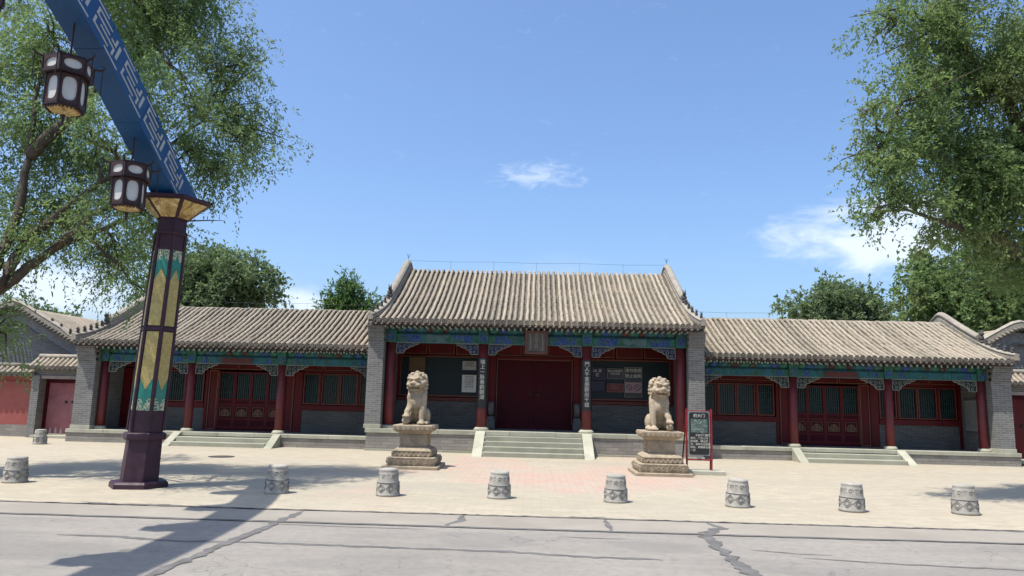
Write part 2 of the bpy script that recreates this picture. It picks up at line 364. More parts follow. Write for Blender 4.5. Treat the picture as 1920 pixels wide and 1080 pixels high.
seal([(-60, 11.27), (-12, 11.22), (-6, 11.30), (0, 11.28), (6, 11.26), (60, 11.27)], .075, .0095, .7)
seal([(-60, 10.23), (-7, 10.22), (0, 10.20), (7, 10.21), (60, 10.21)], .095, .0095, .25, .3)
seal([(-3.38, 11.15), (-3.40, 10.6), (-3.44, 9.6), (-3.50, 8.4), (-3.55, 7.1), (-3.6, 5.6)], .12, .0075, .4)
seal([(-5.6, 8.86), (-5.0, 8.9), (-4.2, 8.72), (-3.4, 8.79), (-2.0, 8.74), (-.22, 8.70), (.6, 8.55), (1.45, 8.52)], .085, .0035, .4)
seal([(-1.02, 11.2), (-1.0, 10.8), (-1.12, 10.45), (-1.14, 10.2)], .10, .0078, .5)
seal([(1.06, 11.2), (1.07, 10.7), (1.05, 10.22)], .085, .0078, .4)
seal([(2.58, 11.2), (2.66, 10.8), (2.42, 10.35), (2.30, 10.15), (2.28, 9.8), (2.24, 9.2), (2.27, 8.5), (2.2, 7.6), (2.18, 6.4)], .15, .0072, .5)
seal([(2.75, 10.75), (2.5, 10.6), (2.2, 10.25)], .09, .0082, .5)
seal([(3.1, 8.86), (4.0, 8.70), (5.4, 8.56), (9, 8.4)], .05, .0035, .5)
seal([(2.6, 9.25), (3.1, 9.1), (3.5, 9.05)], .04, .0035, .6)
seal([(-8.6, 8.9), (-7.2, 8.82), (-6.3, 8.86)], .03, .0035, .6)
seal([(.35, 9.75), (.9, 9.7), (1.2, 9.72)], .03, .0035, .6)
seal([(-3.6, 10.05), (-2.2, 9.98), (-1.4, 9.96)], .025, .0035, .6)
seal([(-6.9, 11.42), (-6.3, 11.32), (-5.6, 11.40), (-5.2, 11.33)], .05, .0105, .8, .06, plaza)
seal([(.55, 11.38), (.85, 11.34), (1.1, 11.42)], .07, .0105, .8, .06, plaza)
mc = MB().lathe([(.34, .0), (.34, .014), (.30, .018)], 24).build('manhole_cover', plain('cast_iron', (.06, .055, .05), .7, .3, 8, .4, 50), None, (-8.38, 20.04, .004))
tag(mc, 'dark round manhole cover in the paving behind the painted pillar', 'manhole')

# ---------------------------------------------------------------- roof builder
def make_prof(ye, ze, yr, zr, eps=.05):
    H = zr-ze
    g = lambda d: 1.28*d-.28*d*d
    g1 = g(math.sqrt(1+eps*eps)-eps)
    def z_at(y):
        d = abs(y-yr)/(yr-ye); ds = math.sqrt(d*d+eps*eps)-eps
        return zr-H*g(ds)/g1
    return z_at
def arc_tile_row(name, prof, y0, y1, r, mat_, n_tile, jz=.011):
    """one line of half-round cover tiles, each tile a stepped segment"""
    ys = np.linspace(y0, y1, n_tile+1); rings = []
    for i in range(n_tile):
        j = random.uniform(-jz, jz); jx = random.uniform(-.009, .009)
        for y, rr in ((ys[i], r*1.08), (ys[i]*.04+ys[i+1]*.96, r*.92)):
            z = prof(y)+j
            rings.append([(jx+rr*math.cos(math.pi*k/6), y, z-.012+rr*1.3*math.sin(math.pi*k/6)) for k in range(7)])
    return MB().loft(rings, closed=False).mesh(name, mat_, smooth=False)
def spiral(c, r0, turns, sgn=1, a0=0, n=14):
    return [(c[0]+sgn*r0*(1-.85*i/n)*math.cos(a0+turns*2*math.pi*i/n), c[1]+r0*(1-.85*i/n)*math.sin(a0+turns*2*math.pi*i/n)) for i in range(n+1)]
def figure_mesh(name, h, m):
    b = MB(); b.ell((0, 0, h*.3), (h*.20, h*.26, h*.30), nu=8, nv=5); b.ell((0, -h*.12, h*.66), (h*.16, h*.2, h*.2), nu=8, nv=5)
    b.ell((0, -h*.3, h*.66), (h*.08, h*.12, h*.08), nu=6, nv=4); b.tube([(0, h*.22, h*.2), (0, h*.36, h*.55), (0, h*.2, h*.85)], [h*.09, h*.07, h*.03], 5)
    b.tube([(-h*.08, -h*.08, h*.8), (-h*.12, -h*.05, h*1.0)], [h*.05, h*.02], 4); b.tube([(h*.08, -h*.08, h*.8), (h*.12, -h*.05, h*1.0)], [h*.05, h*.02], 4)
    b.box(-h*.16, h*.16, -h*.3, h*.3, -.05, h*.1); return b.mesh(name, m, True)
FIG = figure_mesh('roof_figure', .24, BEAST); BIGBEAST = figure_mesh('ridge_beast', .42, BEAST)
DISC = MB().lathe([(.070, -.03), (.084, 0), (.084, .03), (.066, .034), (.062, .022), (.026, .022), (.018, .036)], 12).tf(lambda p: Vector((p.x, -p.z, p.y))).mesh('eave_tile', TILEEND)
def drip_mesh(w):
    pts = [(-w, .03), (-w*.5, -.005), (0, -.015), (w*.5, -.005), (w, .03), (w*.72, -.035), (w*.3, -.07), (0, -.085), (-w*.3, -.07), (-w*.72, -.035)]
    return MB().prism(pts, 0, .022, 'y').mesh('drip_tile', TILEEND)
def roof(root, x0, x1, ye, ze, yr, zr, nrow, r, ridges, y_back):
    prof = make_prof(ye, ze, yr, zr); sp = (x1-x0)/nrow
    # pan-tile bed with sagging troughs, front and back slope
    ys = list(np.linspace(ye, yr, 15))+list(np.linspace(yr, y_back, 9)[1:])
    b = MB(); xs = []
    for i in range(nrow):
        for k, dz in ((0, .0), (.25, -.045), (.5, -.07), (.75, -.045)): xs.append((x0+(i+k)*sp, dz))
    xs.append((x1, 0))
    top = [[(x, y, prof(y)+dz) for x, dz in xs] for y in ys]; bot = [[(x, y, prof(y)-.16) for x in (x0, x1)] for y in ys]
    b.loft(top, closed=False); b.loft([list(reversed(q)) for q in bot], closed=False, mi=1)
    for k, xx in ((0, x0), (1, x1)):
        b.loft([[(xx, y, prof(y)-.16), (xx, y, prof(y))] for y in ys], closed=False)
    for y in (ys[0], ys[-1]): b.poly([(x0, y, prof(y)-.16), (x1, y, prof(y)-.16), (x1, y, prof(y)-.05), (x0, y, prof(y)-.05)], 1)
    rf = b.build('roof', [TILEBED, TIMBER], root)
    L = yr-ye; nt = max(4, int(L/.27)); over = .09*L
    vars_ = [arc_tile_row('tile_row', prof, ye-.015, yr+over, r, TILE, nt+2) for _ in range(5)]
    drip = drip_mesh(sp*.46)
    for i in range(nrow+1):
        x = x0+i*sp+random.uniform(-.012, .012)
        if 0 < i < nrow or True:
            put('tile_row', random.choice(vars_), rf, (x, 0, random.uniform(-.006, .006)))
            put('eave_tile', DISC, rf, (x, ye-.012, prof(ye)+.018+random.uniform(-.005, .005)), (random.uniform(-.06, .06)-.1, random.uniform(-1, 1), 0))
        if i < nrow: put('drip_tile', drip, rf, (x0+(i+.5)*sp, ye-.022, prof(ye)-.045+random.uniform(-.006, .006)), (random.uniform(-.06, .06)-.22, 0, 0))
    for x, out, full in ridges:
        # upper, tall gable ridge running over the rounded top, then the low ridge with its figures
        yb = ye+.40*L
        def sect(y, h, w, dx=0, dz=0):
            z = prof(y)
            return [(x+dx-w, y, z-.02+dz), (x+dx+w, y, z-.02+dz), (x+dx+w, y, z+h*.42+dz), (x+dx+w*.72, y, z+h*.46+dz), (x+dx+w*.72, y, z+h*.66+dz), (x+dx+w*1.1, y, z+h*.7+dz),
                    (x+dx+w*1.1, y, z+h*.8+dz), (x+dx+w*.6, y, z+h*.95+dz), (x+dx, y, z+h+dz), (x+dx-w*.6, y, z+h*.95+dz), (x+dx-w*1.1, y, z+h*.8+dz), (x+dx-w*1.1, y, z+h*.7+dz),
                    (x+dx-w*.72, y, z+h*.66+dz), (x+dx-w*.72, y, z+h*.46+dz), (x+dx-w, y, z+h*.42+dz)]
        m = MB(); m.loft([sect(y, .43, .11) for y in np.linspace(yb, yr+(y_back-yr)*.55, 22)]); g = m.build('gable_ridge', RIDGE, root)
        m = MB(); m.loft([sect(y, .20, .085, out*.16*max(0, 1-(y-ye)/(.35*L))**2, .07*max(0, 1-(y-ye)/(.3*L))**2) for y in np.linspace(ye-.06, yb+.03, 12)])
        m.build('low_ridge', RIDGE, g)
        put('ridge_beast', BIGBEAST, g, (x, yb-.10, prof(yb)+.16))
        for k in range(full):
            y = ye+.10+(yb-ye-.45)*k/max(1, full-1)
            put('roof_figure', FIG, g, (x+out*.16*max(0, 1-(y-ye)/(.35*L))**2, y, prof(y)+.17+.07*max(0, 1-(y-ye)/(.3*L))**2))
        # short edge tiles hanging outside the ridge
        if out:
            e = MB()
            for y in np.arange(ye+.1, yr+L*.5, .19):
                z = prof(y); e.tube([(x+out*.02, y, z+.03), (x+out*.26, y, z-.03)], .06, 8)
            e.build('edge_tile_row', TILEEND, g)
    return rf, prof
def eave_timber(root, x0, x1, ye, ze, prof, sp):
    """eave board and the two rows of rafters with pale painted ends"""
    box('eave_board', EAVEBOARD, root, x0, x1, ye+.03, ye+.09, ze-.155, ze-.095)
    def raft(y0, y1, s, dz, n):
        z = lambda y: ze+(prof(y1)-prof(y0))/(y1-y0)*(y-y0)+dz
        b = MB(); 
        b.loft([[(-s, y, z(y)-s), (s, y, z(y)-s), (s, y, z(y)+s), (-s, y, z(y)+s)] for y in (y0, y1)])
        b.m[-2] = 1; me = b.mesh('rafter', [RAFTGREEN, RAFTEND])
        k = int((x1-x0)/sp)
        for i in range(k): put('rafter', me, root, (x0+(i+.5)*(x1-x0)/k, 0, 0))
    raft(ye+.07, ye+1.5, .027, -.185, 0); raft(ye+.42, ye+1.7, .032, -.19, 1)
def bracket_mesh(sgn):
    b = MB(); L, H = .76, .34
    out = [(0, 0), (L, 0), (L*.93, -.045), (L*.80, -.06), (L*.72, -.115), (L*.58, -.13), (L*.50, -.19), (L*.40, -.205), (L*.36, -.27), (L*.30, -H), (.02, -H), (0, -H+.02)]
    out = [(sgn*(p[0]+.0), p[1]) for p in out]
    b.prism(out if sgn < 0 else list(reversed(out)), -.012, .012, 'y', 0)
    b.ribbon(out, .017, -.04, -.011, 1, True)
    for c, r, t, a in (((.10, -.10), .085, 1.1, 2), ((.12, -.25), .06, 1.1, 4), ((.27, -.14), .08, 1.1, 1), ((.24, -.26), .045, 1, 0), ((.42, -.08), .06, 1.1, 3), ((.54, -.06), .045, 1, 1), ((.64, -.04), .03, 1, 2)):
        b.ribbon(spiral((sgn*c[0], c[1]), r, t, sgn, a), .0115, -.032, -.011, 1)
    return b
BRKBLUE = plain('bracket_blue', (.010, .022, .070), .6, .5, 14, .1); BRKTEAL = plain('bracket_dark', (.012, .024, .024), .6, .5, 14, .1)
BRK = {(s, k): bracket_mesh(s).mesh('corner_bracket', [BRKBLUE if k else BRKTEAL, PALELINE]) for s in (-1, 1) for k in (0, 1)}
def column(root, x, y, z0, z1, r):
    c = MB().lathe([(r*1.02, z0+.10), (r, z0+.8), (r*.97, z1)], 20).build('column', COLRED, root, (x, y, 0), smooth=True)
    MB().lathe([(r*1.5, z0+.001), (r*1.55, z0+.03), (r*1.3, z0+.085), (r*1.12, z0+.105)], 20).build('column_base', STONE, c, smooth=True)
    return c
def painted_beam(root, xa, xb, y, z0, z1, th, mid, purlin_z, pr, seed):
    """one bay of the painted front frame: beam with proud painted fields, board and purlin"""
    rr = random.Random(seed); w = xb-xa
    bm = box('beam', PTEAL, root, xa, xb, y-th/2, y+th/2, z0, z1)
    h = z1-z0; yf = y-th/2
    fields = [(0, .07, PGREEN), (.075, .13, PBLUE), (.135, .30, PBLUE if mid else PTEAL), (.305, .345, PGREEN), (.35, .65, PPALE if mid else PTEAL), (.655, .695, PGREEN), (.70, .865, PBLUE if mid else PTEAL), (.87, .925, PBLUE), (.93, 1, PGREEN)]
    for a, c, m in fields:
        box('painted_field', m, bm, xa+w*a+.004, xa+w*c-.004, yf-.010, yf-.002, z0+h*.10, z1-h*.08)
    box('gilt_line', PALELINE, bm, xa, xb, yf-.006, yf+.004, z0+.006, z0+.014)
    MB().box(xa, xb, y-.03, y+.03, z1+.002, purlin_z-pr*.8).build('beam_board', PTEAL, root)
    pu = MB().tube([(xa, y, purlin_z), (xb, y, purlin_z)], pr, 14).build('purlin', PTEAL, root, smooth=True)
    for a, c, m in ((0, .10, PGREEN), (.11, .2, PBLUE), (.22, .34, PTEAL), (.36, .44, PRED), (.45, .55, PGREEN), (.56, .64, PRED), (.66, .78, PTEAL), (.80, .89, PBLUE), (.90, 1, PGREEN)):
        MB().tube([(xa+w*a+.004, y, purlin_z), (xa+w*c-.004, y, purlin_z)], pr+.008, 14).build('painted_band', m, pu, smooth=True)
def trim(x0, x1, z0, z1, y, w=.014): # thin gilt outline
    b = MB(); b.box(x0, x1, y-.006, y, z0, z0+w); b.box(x0, x1, y-.006, y, z1-w, z1); b.box(x0, x0+w, y-.006, y, z0+w, z1-w); b.box(x1-w, x1, y-.006, y, z0+w, z1-w); return b
def framed_panel(name, root, x0, x1, z0, z1, y, fm=FRAMERED, pm=RED, fw_=.05, gilt=True):
    if x0 > x1: x0, x1 = x1, x0
    b = MB(); b.box(x0, x1, y-.03, y+.03, z0, z0+fw_); b.box(x0, x1, y-.03, y+.03, z1-fw_, z1); b.box(x0, x0+fw_, y-.03, y+.03, z0+fw_, z1-fw_); b.box(x1-fw_, x1, y-.03, y+.03, z0+fw_, z1-fw_)
    p = b.build(name, fm, root); box('field', pm, p, x0+fw_, x1-fw_, y-.008, y+.012, z0+fw_, z1-fw_)
    if gilt: trim(x0+fw_*.55, x1-fw_*.55, z0+fw_*.55, z1-fw_*.55, y-.031).build('gilt_line', GILT, p)
    return p
def steps(root, hw, n, h, depth, ramp_w, y0=0):
    rise = h/n
    for i in range(n):
        za, zb = h-rise*(i+2), h-rise*(i+1)
        if i == n-1: break
        o = box('step', STEPSTONE, root, -hw+random.uniform(0, .004), hw-.003, y0-depth*(i+1)-.02, y0-depth*i-.004, max(-.02, za-.02), zb, bevel=.012)
    D = depth*(n-1)
    for s in (-1, 1):
        xa, xb = s*(hw+.004), s*(hw+ramp_w)
        pts = [(y0+.0-.004, h+.006), (y0-D-.16, .0), (y0-D+.10, -.02), (y0-.004, -.02)]
        b = MB().prism(pts, min(xa, xb), max(xa, xb), 'x'); b.build('ramp_stone', STONE, root, bevel=.012)
def slabs(root, x0, x1, y0, y1, z0, z1, n, m=STONE, gap=.006):
    xs = [x0+(x1-x0)*(i+(random.uniform(-.15, .15) if 0 < i < n else 0))/n for i in range(n+1)]
    for a, b in zip(xs, xs[1:]): box('stone_slab', m, root, a+gap/2, b-gap/2, y0+random.uniform(-.004, .004), y1, z0, z1+random.uniform(-.003, .003), bevel=.01)
def gable_wall(root, xa, xb, yf, prof, z0, y_back, eave_y, ztop):
    """side wall following the roof, its front pier stepping out to the eave"""
    xa, xb = min(xa, xb), max(xa, xb)
    ys = np.linspace(yf, y_back, 16)
    pts = [(yf, z0), (y_back, z0)]+[(y, prof(y)-.17) for y in reversed(ys)]
    g = MB().prism(pts, xa, xb, 'x').build('gable_wall', GREYBRICK, root)
    h = ztop-.62
    b = MB(); d = (yf-eave_y-.14)/5
    for i in range(5): b.box(xa-.012*(i % 2), xb+.012*(i % 2), yf-d*(i+1)-.002*(i % 2), yf+.1, h+i*.095, h+i*.095+.095)
    b.box(xa-.02, xb+.02, eave_y+.09, yf+.1, h+.477, ztop-.17)
    b.build('pier_corbel', GREYBRICK, g)
    box('foot_stone', STONE, g, xa-.02, xb+.02, yf-.025, yf+.3, z0, z0+.13, bevel=.008)
    return g

def lightning(root, xa, xb, yr, zr, h):
    xs = np.linspace(xa, xb, 7); MB().tube([(x, yr, zr+h-.03*(k % 2)) for k, x in enumerate(xs)], .0045, 4).build('lightning_wire', WIRE, root)
    for k, x in enumerate(xs):
        b = MB().tube([(x, yr, zr), (x, yr, zr+h+.01)], .004, 4)
        if k in (0, 6):
            b.tube([(x, yr, zr+h), (x, yr, zr+.52)], .006, 4)
            for d in (-.07, 0, .07): b.tube([(x, yr, zr+.50), (x+d, yr, zr+.66)], .006, 4)
        b.build('lightning_rod', WIRE, root)
# ---------------------------------------------------------------- text
def text_mesh(name, s, size, m, align='CENTER', line=1.0, ext=.003):
    c = bpy.data.curves.new(name, 'FONT'); c.body = s; c.size = size; c.align_x = align; c.align_y = 'TOP'; c.space_line = line; c.extrude = ext; c.resolution_u = 2
    o = bpy.data.objects.new('tmp', c); COL.objects.link(o); bpy.context.view_layer.update()
    me = bpy.data.meshes.new_from_object(o.evaluated_get(bpy.context.evaluated_depsgraph_get()))
    bpy.data.objects.remove(o); bpy.data.curves.remove(c); me.name = name; me.materials.clear(); me.materials.append(m); return me
UPR = (math.pi/2, 0, 0)

# ---------------------------------------------------------------- the central gate hall
def gate_hall():
    root = thing('gate_hall', 'tall central gate hall with grey tiled roof and painted blue green eaves', 'building', (0, 23.84, 0))
    h = .71; ye, ze, yr, zr = -.30, 4.15, 5.16, 6.76; yb = 10.6
    pf = box('platform', BASEBRICK, root, -5.36, 5.36, .02, 10.2, -.02, h-.14)
    slabs(pf, -5.40, 5.40, -.012, .42, h-.139, h, 9)
    slabs(pf, -5.40, 5.40, .0, .3, -.02, .07, 8, STEPSTONE)
    box('floor', PLATFLOOR, pf, -5.35, 5.35, .425, 10.2, h-.139, h-.004)
    steps(root, 1.53, 5, h, .32, .31, -.014)
    rf, prof = roof(root, -5.25, 5.25, ye, ze, yr, zr, 55, .056, [(-5.16, -1, 5), (5.16, 1, 5)], yb)
    eave_timber(root, -4.95, 4.95, ye, ze, prof, .19)
    for s in (-1, 1): gable_wall(root, s*4.93, s*5.44, .045, prof, h, yb-.3, ye, ze)
    box('rear_wall', GREYBRICK, root, -4.92, 4.92, 9.6, 9.9, h, 4.3)
    cols = [-4.75, -1.7, 1.7, 4.75]; cy = .46
    for x in cols: column(root, x, cy, h, 3.5, .165)
    for i, (a, b) in enumerate(zip(cols, cols[1:])):
        painted_beam(root, a+.17, b-.17, cy, 3.50, 3.79, .24, True, 3.99, .145, i)
        put('corner_bracket', BRK[(1, 1)], root, (a+.17, cy-.02, 3.495)); put('corner_bracket', BRK[(-1, 1)], root, (b-.17, cy-.02, 3.495))
    for x in cols:
        hd = box('beam_head', PGREEN, root, x-.165, x+.165, cy-.19, cy+.16, 3.502, 4.12)
        box('painted_field', PBLUE, hd, x-.10, x+.10, cy-.20, cy-.191, 3.58, 3.80); box('painted_field', PTEAL, hd, x-.12, x+.12, cy-.20, cy-.191, 3.85, 4.05)
    lightning(root, -5.16, 5.16, yr, zr, .40)
    # wall at the back of the porch
    by = 2.66
    for s in (-1, 1):
        d = box('dado', DARKBRICK, root, s*1.86, s*4.92, by, by+.35, h, 1.62)
        box('sill', FRAMERED, root, s*1.84, s*4.9, by-.05, by+.2, 1.622, 1.74, bevel=.008)
        framed_panel('window_board', root, s*1.90, s*4.85, 1.76, 3.24, by+.02, FRAMERED, DARKTEAL, .07)
        for k in range(3):
            x0 = s*(1.96+k*.98); trim(min(x0, x0+s*.9), max(x0, x0+s*.9), 1.66, 1.72, by-.051, .008).build('gilt_line', GILT, root)
        for k in range(3): framed_panel('transom_panel', root, s*(1.88+k*1.0), s*(1.88+k*1.0+.97), 3.26, 3.72, by+.02)
        box('wall_post', FRAMERED, root, s*1.62, s*1.86, by-.08, by+.2, h, 3.80)
        box('wall_post', FRAMERED, root, s*4.82, s*4.925, by-.06, by+.2, 1.75, 3.80)
        # inner side of the gable wall: red corner post beside the column
        box('side_panel', FRAMERED, root, s*1.385, s*1.615, by-.02, by+.1, h, 3.25)
        ds = MB(); ds.box(s*1.36, s*1.64, by-.55, by-.03, h, h+.32); ds.box(s*1.385, s*1.615, by-.52, by-.04, h+.32, h+.42)
        pts = [(by-.28+.24*math.cos(a), h+.68+.26*math.sin(a)) for a in np.linspace(0, 2*math.pi, 20, endpoint=False)]
        ds.prism(pts, min(s*1.41, s*1.59), max(s*1.41, s*1.59), 'x'); ds.build('drum_stone', DARKSTONE, root, bevel=.012)
    box('upper_wall', FRAMERED, root, -4.92, 4.92, by+.05, by+.3, 3.74, 4.9)
    for k in range(3): framed_panel('transom_panel', root, -1.36+k*.912, -1.36+k*.912+.896, 3.26, 3.72, by+.02)
    box('door_lintel', FRAMERED, root, -1.38, 1.38, by-.06, by+.16, 3.12, 3.25)
    box('threshold', DOORRED, root, -1.38, 1.38, by-.07, by+.12, h, h+.17)
    for s in (-1, 1):
        dl = box('door_leaf', DOORRED, root, s*.004, s*1.375, by+.02, by+.09, h+.172, 3.118)
        for z0, z1 in ((1.0, 1.75), (1.8, 2.5), (2.55, 3.05)): trim(min(s*.07, s*1.3), max(s*.07, s*1.3), z0, z1, by+.02, .02).build('door_moulding', DOORRED, dl)
        MB().lathe([(.07, 0), (.07, .02), (.03, .05)], 14).tf(lambda p: Vector((p.x, -p.z, p.y))).build('door_knocker', TIMBER, dl, (s*.16, by+.02, 1.92), smooth=True)
        MB().box(s*1.33, s*1.345, by-.066, by-.062, h+.2, 3.1).build('gilt_line', GILT, root)
    MB().box(-1.33, 1.33, by-.068, by-.061, 3.13, 3.145).build('gilt_line', GILT, root)
    # boarded porch ceiling so the porch is closed
    MB().poly([(-4.92, .7, 4.26), (4.92, .7, 4.26), (4.92, by+.05, 4.30), (-4.92, by+.05, 4.30)]).build('porch_ceiling', TIMBER, root)
    return root
gate_hall()

# ---------------------------------------------------------------- the two side halls
def lattice(x0, x1, z0, z1, y, nb, nh, m, w=.012):
    b = MB()
    for i in range(nb): x = x0+(x1-x0)*(i+1)/(nb+1); b.box(x-w/2, x+w/2, y-.012, y+.012, z0, z1)
    for i in range(nh): z = z0+(z1-z0)*(i+1)/(nh+1); b.box(x0, x1, y-.008, y+.008, z-w*.35, z+w*.35)
    return b
def leaf(name, root, x0, x1, z0, z1, y, fw_=.05, nb=6):
    b = MB(); b.box(x0, x1, y-.03, y+.03, z0, z0+fw_); b.box(x0, x1, y-.03, y+.03, z1-fw_, z1); b.box(x0, x0+fw_, y-.03, y+.03, z0+fw_, z1-fw_); b.box(x1-fw_, x1, y-.03, y+.03, z0+fw_, z1-fw_)
    o = b.build(name, FRAMERED, root)
    lattice(x0+fw_, x1-fw_, z0+fw_, z1-fw_, y+.005, nb, 3, TEALBAR, .022).build('lattice', TEALBAR, o)
    box('pane', DARKGLASS, o, x0+fw_*.5, x1-fw_*.5, y+.032, y+.04, z0+fw_*.5, z1-fw_*.5)
    return o
def side_hall(sx, label):
    root = thing('side_hall', label, 'building', (sx*10.03, 24.30, 0), 0, 'halls flanking the gate')
    h = .42; ye, ze, yr, zr = -.28, 3.30, 3.6, 4.93; yb = 7.6
    X = lambda u: sx*u
    ua, ub = -4.62, 5.42
    lo, hi = min(X(ua), X(ub)), max(X(ua), X(ub))
    pf = box('platform', BASEBRICK, root, lo+.02, hi-.02, .02, 7.5, -.02, h-.12)
    slabs(pf, lo, hi, -.012, .40, h-.119, h, 8)
    box('floor', PLATFLOOR, pf, lo+.01, hi-.01, .405, 7.5, h-.119, h-.004)
    steps(root, 1.52, 3, h, .34, .26, -.014)
    r0, r1 = min(X(-4.64), X(5.22)), max(X(-4.64), X(5.22))
    rf, prof = roof(root, r0, r1, ye, ze, yr, zr, 52, .056, [(X(5.12), sx, 5)], yb)
    e0, e1 = min(X(-4.62), X(4.62)), max(X(-4.62), X(4.62))
    eave_timber(root, e0, e1, ye, ze, prof, .19)
    gable_wall(root, X(4.66), X(5.28), .045, prof, h, yb-.3, ye, ze)
    box('rear_wall', GREYBRICK, root, min(X(-4.6), X(4.65)), max(X(-4.6), X(4.65)), 7.0, 7.25, h, 3.4)
    cols = [-1.54, 1.54, 4.52]; cy = .42
    for u in cols: column(root, X(u), cy, h, 2.68, .14)
    bays = sorted([tuple(sorted((X(a), X(b)))) for a, b in ((-4.60, -1.68), (-1.40, 1.40), (1.68, 4.38))])
    for i, (a, b) in enumerate(bays):
        painted_beam(root, a, b, cy, 2.68, 2.92, .2, False, 3.08, .12, i+7)
        put('corner_bracket', BRK[(1, 0)], root, (a, cy-.02, 2.675)); put('corner_bracket', BRK[(-1, 0)], root, (b, cy-.02, 2.675))
    for u in cols:
        x = X(u); hd = box('beam_head', PGREEN, root, x-.14, x+.14, cy-.16, cy+.13, 2.682, 3.18); box('painted_field', PBLUE, hd, x-.09, x+.09, cy-.17, cy-.161, 2.75, 2.93)
    box('blank_tablet', plain('faded_red_tablet_%d' % sx, (.095, .03, .03), .7, .2, 6, .05), root, -.52, .52, cy-.135, cy-.112, 2.70, 2.88)
    lightning(root, X(-4.4), X(5.12), yr, zr, .26)
    by = 1.80
    # centre bay: four lattice doors
    for k in range(4):
        x0 = -1.17+k*.586; x1 = x0+.582
        d = leaf('door_leaf', root, x0, x1, 1.46, 2.46, by, .05, 6)
        b = MB(); b.box(x0, x1, by-.03, by+.03, .50, .56); b.box(x0, x0+.05, by-.03, by+.03, .56, 1.455); b.box(x1-.05, x1, by-.03, by+.03, .56, 1.455); b.box(x0+.05, x1-.05, by-.03, by+.03, .78, .84); b.box(x0+.05, x1-.05, by-.03, by+.03, 1.28, 1.34)
        b.build('door_frame', FRAMERED, d); box('door_panel', DOORRED, d, x0+.04, x1-.04, by-.012, by+.02, .55, 1.455)
        cx = (x0+x1)/2; g = MB(); g.ribbon([(x0+.10, .90), (x0+.10, 1.22), (x1-.10, 1.22), (x1-.10, .90)], .014, by-.024, by-.011)
        for rr in (.06, .11, .155): g.ribbon([(cx+rr*math.cos(a), .93+rr*1.35*math.sin(a)) for a in np.linspace(.15, math.pi-.15, 12)], .02, by-.026, by-.011)
        g.ribbon([(cx-.15, .92), (cx+.15, .92)], .02, by-.026, by-.011); g.ribbon([(cx, .92), (cx, 1.15)], .018, by-.028, by-.011); g.build('gilt_motif', GILT, d)
    box('threshold', DOORRED, root, -1.2, 1.2, by-.05, by+.08, h, .498)
    for s in (-1, 1):
        framed_panel('side_panel', root, s*1.19, s*1.54, h, 2.52, by)
        trim(min(s*1.175, s*1.185), max(s*1.175, s*1.185), .5, 2.5, by-.031, .006).build('gilt_line', GILT, root)
    for k in range(3): framed_panel('transom_panel', root, -1.53+k*1.02, -1.53+k*1.02+1.01, 2.53, 2.80, by+.0)
    # side bays: brick dado and lattice windows
    for a, b in ((-4.60, -1.56), (1.56, 4.64)):
        xa, xb = min(X(a), X(b)), max(X(a), X(b)); w = xb-xa
        box('dado', DARKBRICK, root, xa+.28, xb-.1, by, by+.3, h, 1.18); box('wall_post', FRAMERED, root, xa, xa+.275, by-.03, by+.2, h, 2.52); box('wall_post', FRAMERED, root, xb-.095, xb, by-.03, by+.2, h, 2.52)
        box('sill', FRAMERED, root, xa+.28, xb-.1, by-.06, by+.2, 1.182, 1.36, bevel=.008)
        x = xa+.30; ws = (w-.44)
        for k, (f, post) in enumerate(((.23, 1), (.25, 0), (.25, 1), (.23, 0))):
            wd = ws*f; o = leaf('window_leaf', root, x, x+wd-.008, 1.38, 2.48, by+.01, .055, 6)
            trim(x+.02, x+wd-.028, 1.40, 2.46, by-.021, .010).build('gilt_line', GILT, o)
            x += wd
            if post: box('mullion', FRAMERED, root, x-.004, x+ws*.02-.004, by-.05, by+.06, 1.362, 2.5); x += ws*.02
        box('window_head', FRAMERED, root, xa+.28, xb-.1, by-.05, by+.15, 2.502, 2.56)
        for k in range(3): framed_panel('transom_panel', root, xa+w*k/3+.005, xa+w*(k+1)/3-.005, 2.562, 2.80, by)
    box('upper_wall', FRAMERED, root, min(X(-4.6), X(4.65)), max(X(-4.6), X(4.65)), by+.04, by+.25, 2.802, 3.9)
    MB().poly([(lo, .6, 3.30), (hi-.2, .6, 3.30), (hi-.2, by+.03, 3.36), (lo, by+.03, 3.36)]).build('porch_ceiling', TIMBER, root)
    if sx > 0:
        tb = thing('wall_tablet', 'pale grey framed tablet on the porch end wall of the right hall', 'tablet', (14.655, 25.45, 0))
        box('frame', DARKSTONE, tb, -.03, .0, -.42, .42, 1.0, 2.12); box('face', plain('tablet_face', (.26, .26, .24), .7, .2, 8, .1), tb, -.045, -.0305, -.36, .36, 1.06, 2.06)
        for k in range(9): box('engraved_line', DARKSTONE, tb, -.0475, -.0455, -.32+k*.08, -.305+k*.08, 1.15, 1.98)
    return root
side_hall(-1, 'low tiled side hall left of the gate, with the painted pillar before it')
side_hall(1, 'low tiled side hall right of the gate, behind the red-framed information board')

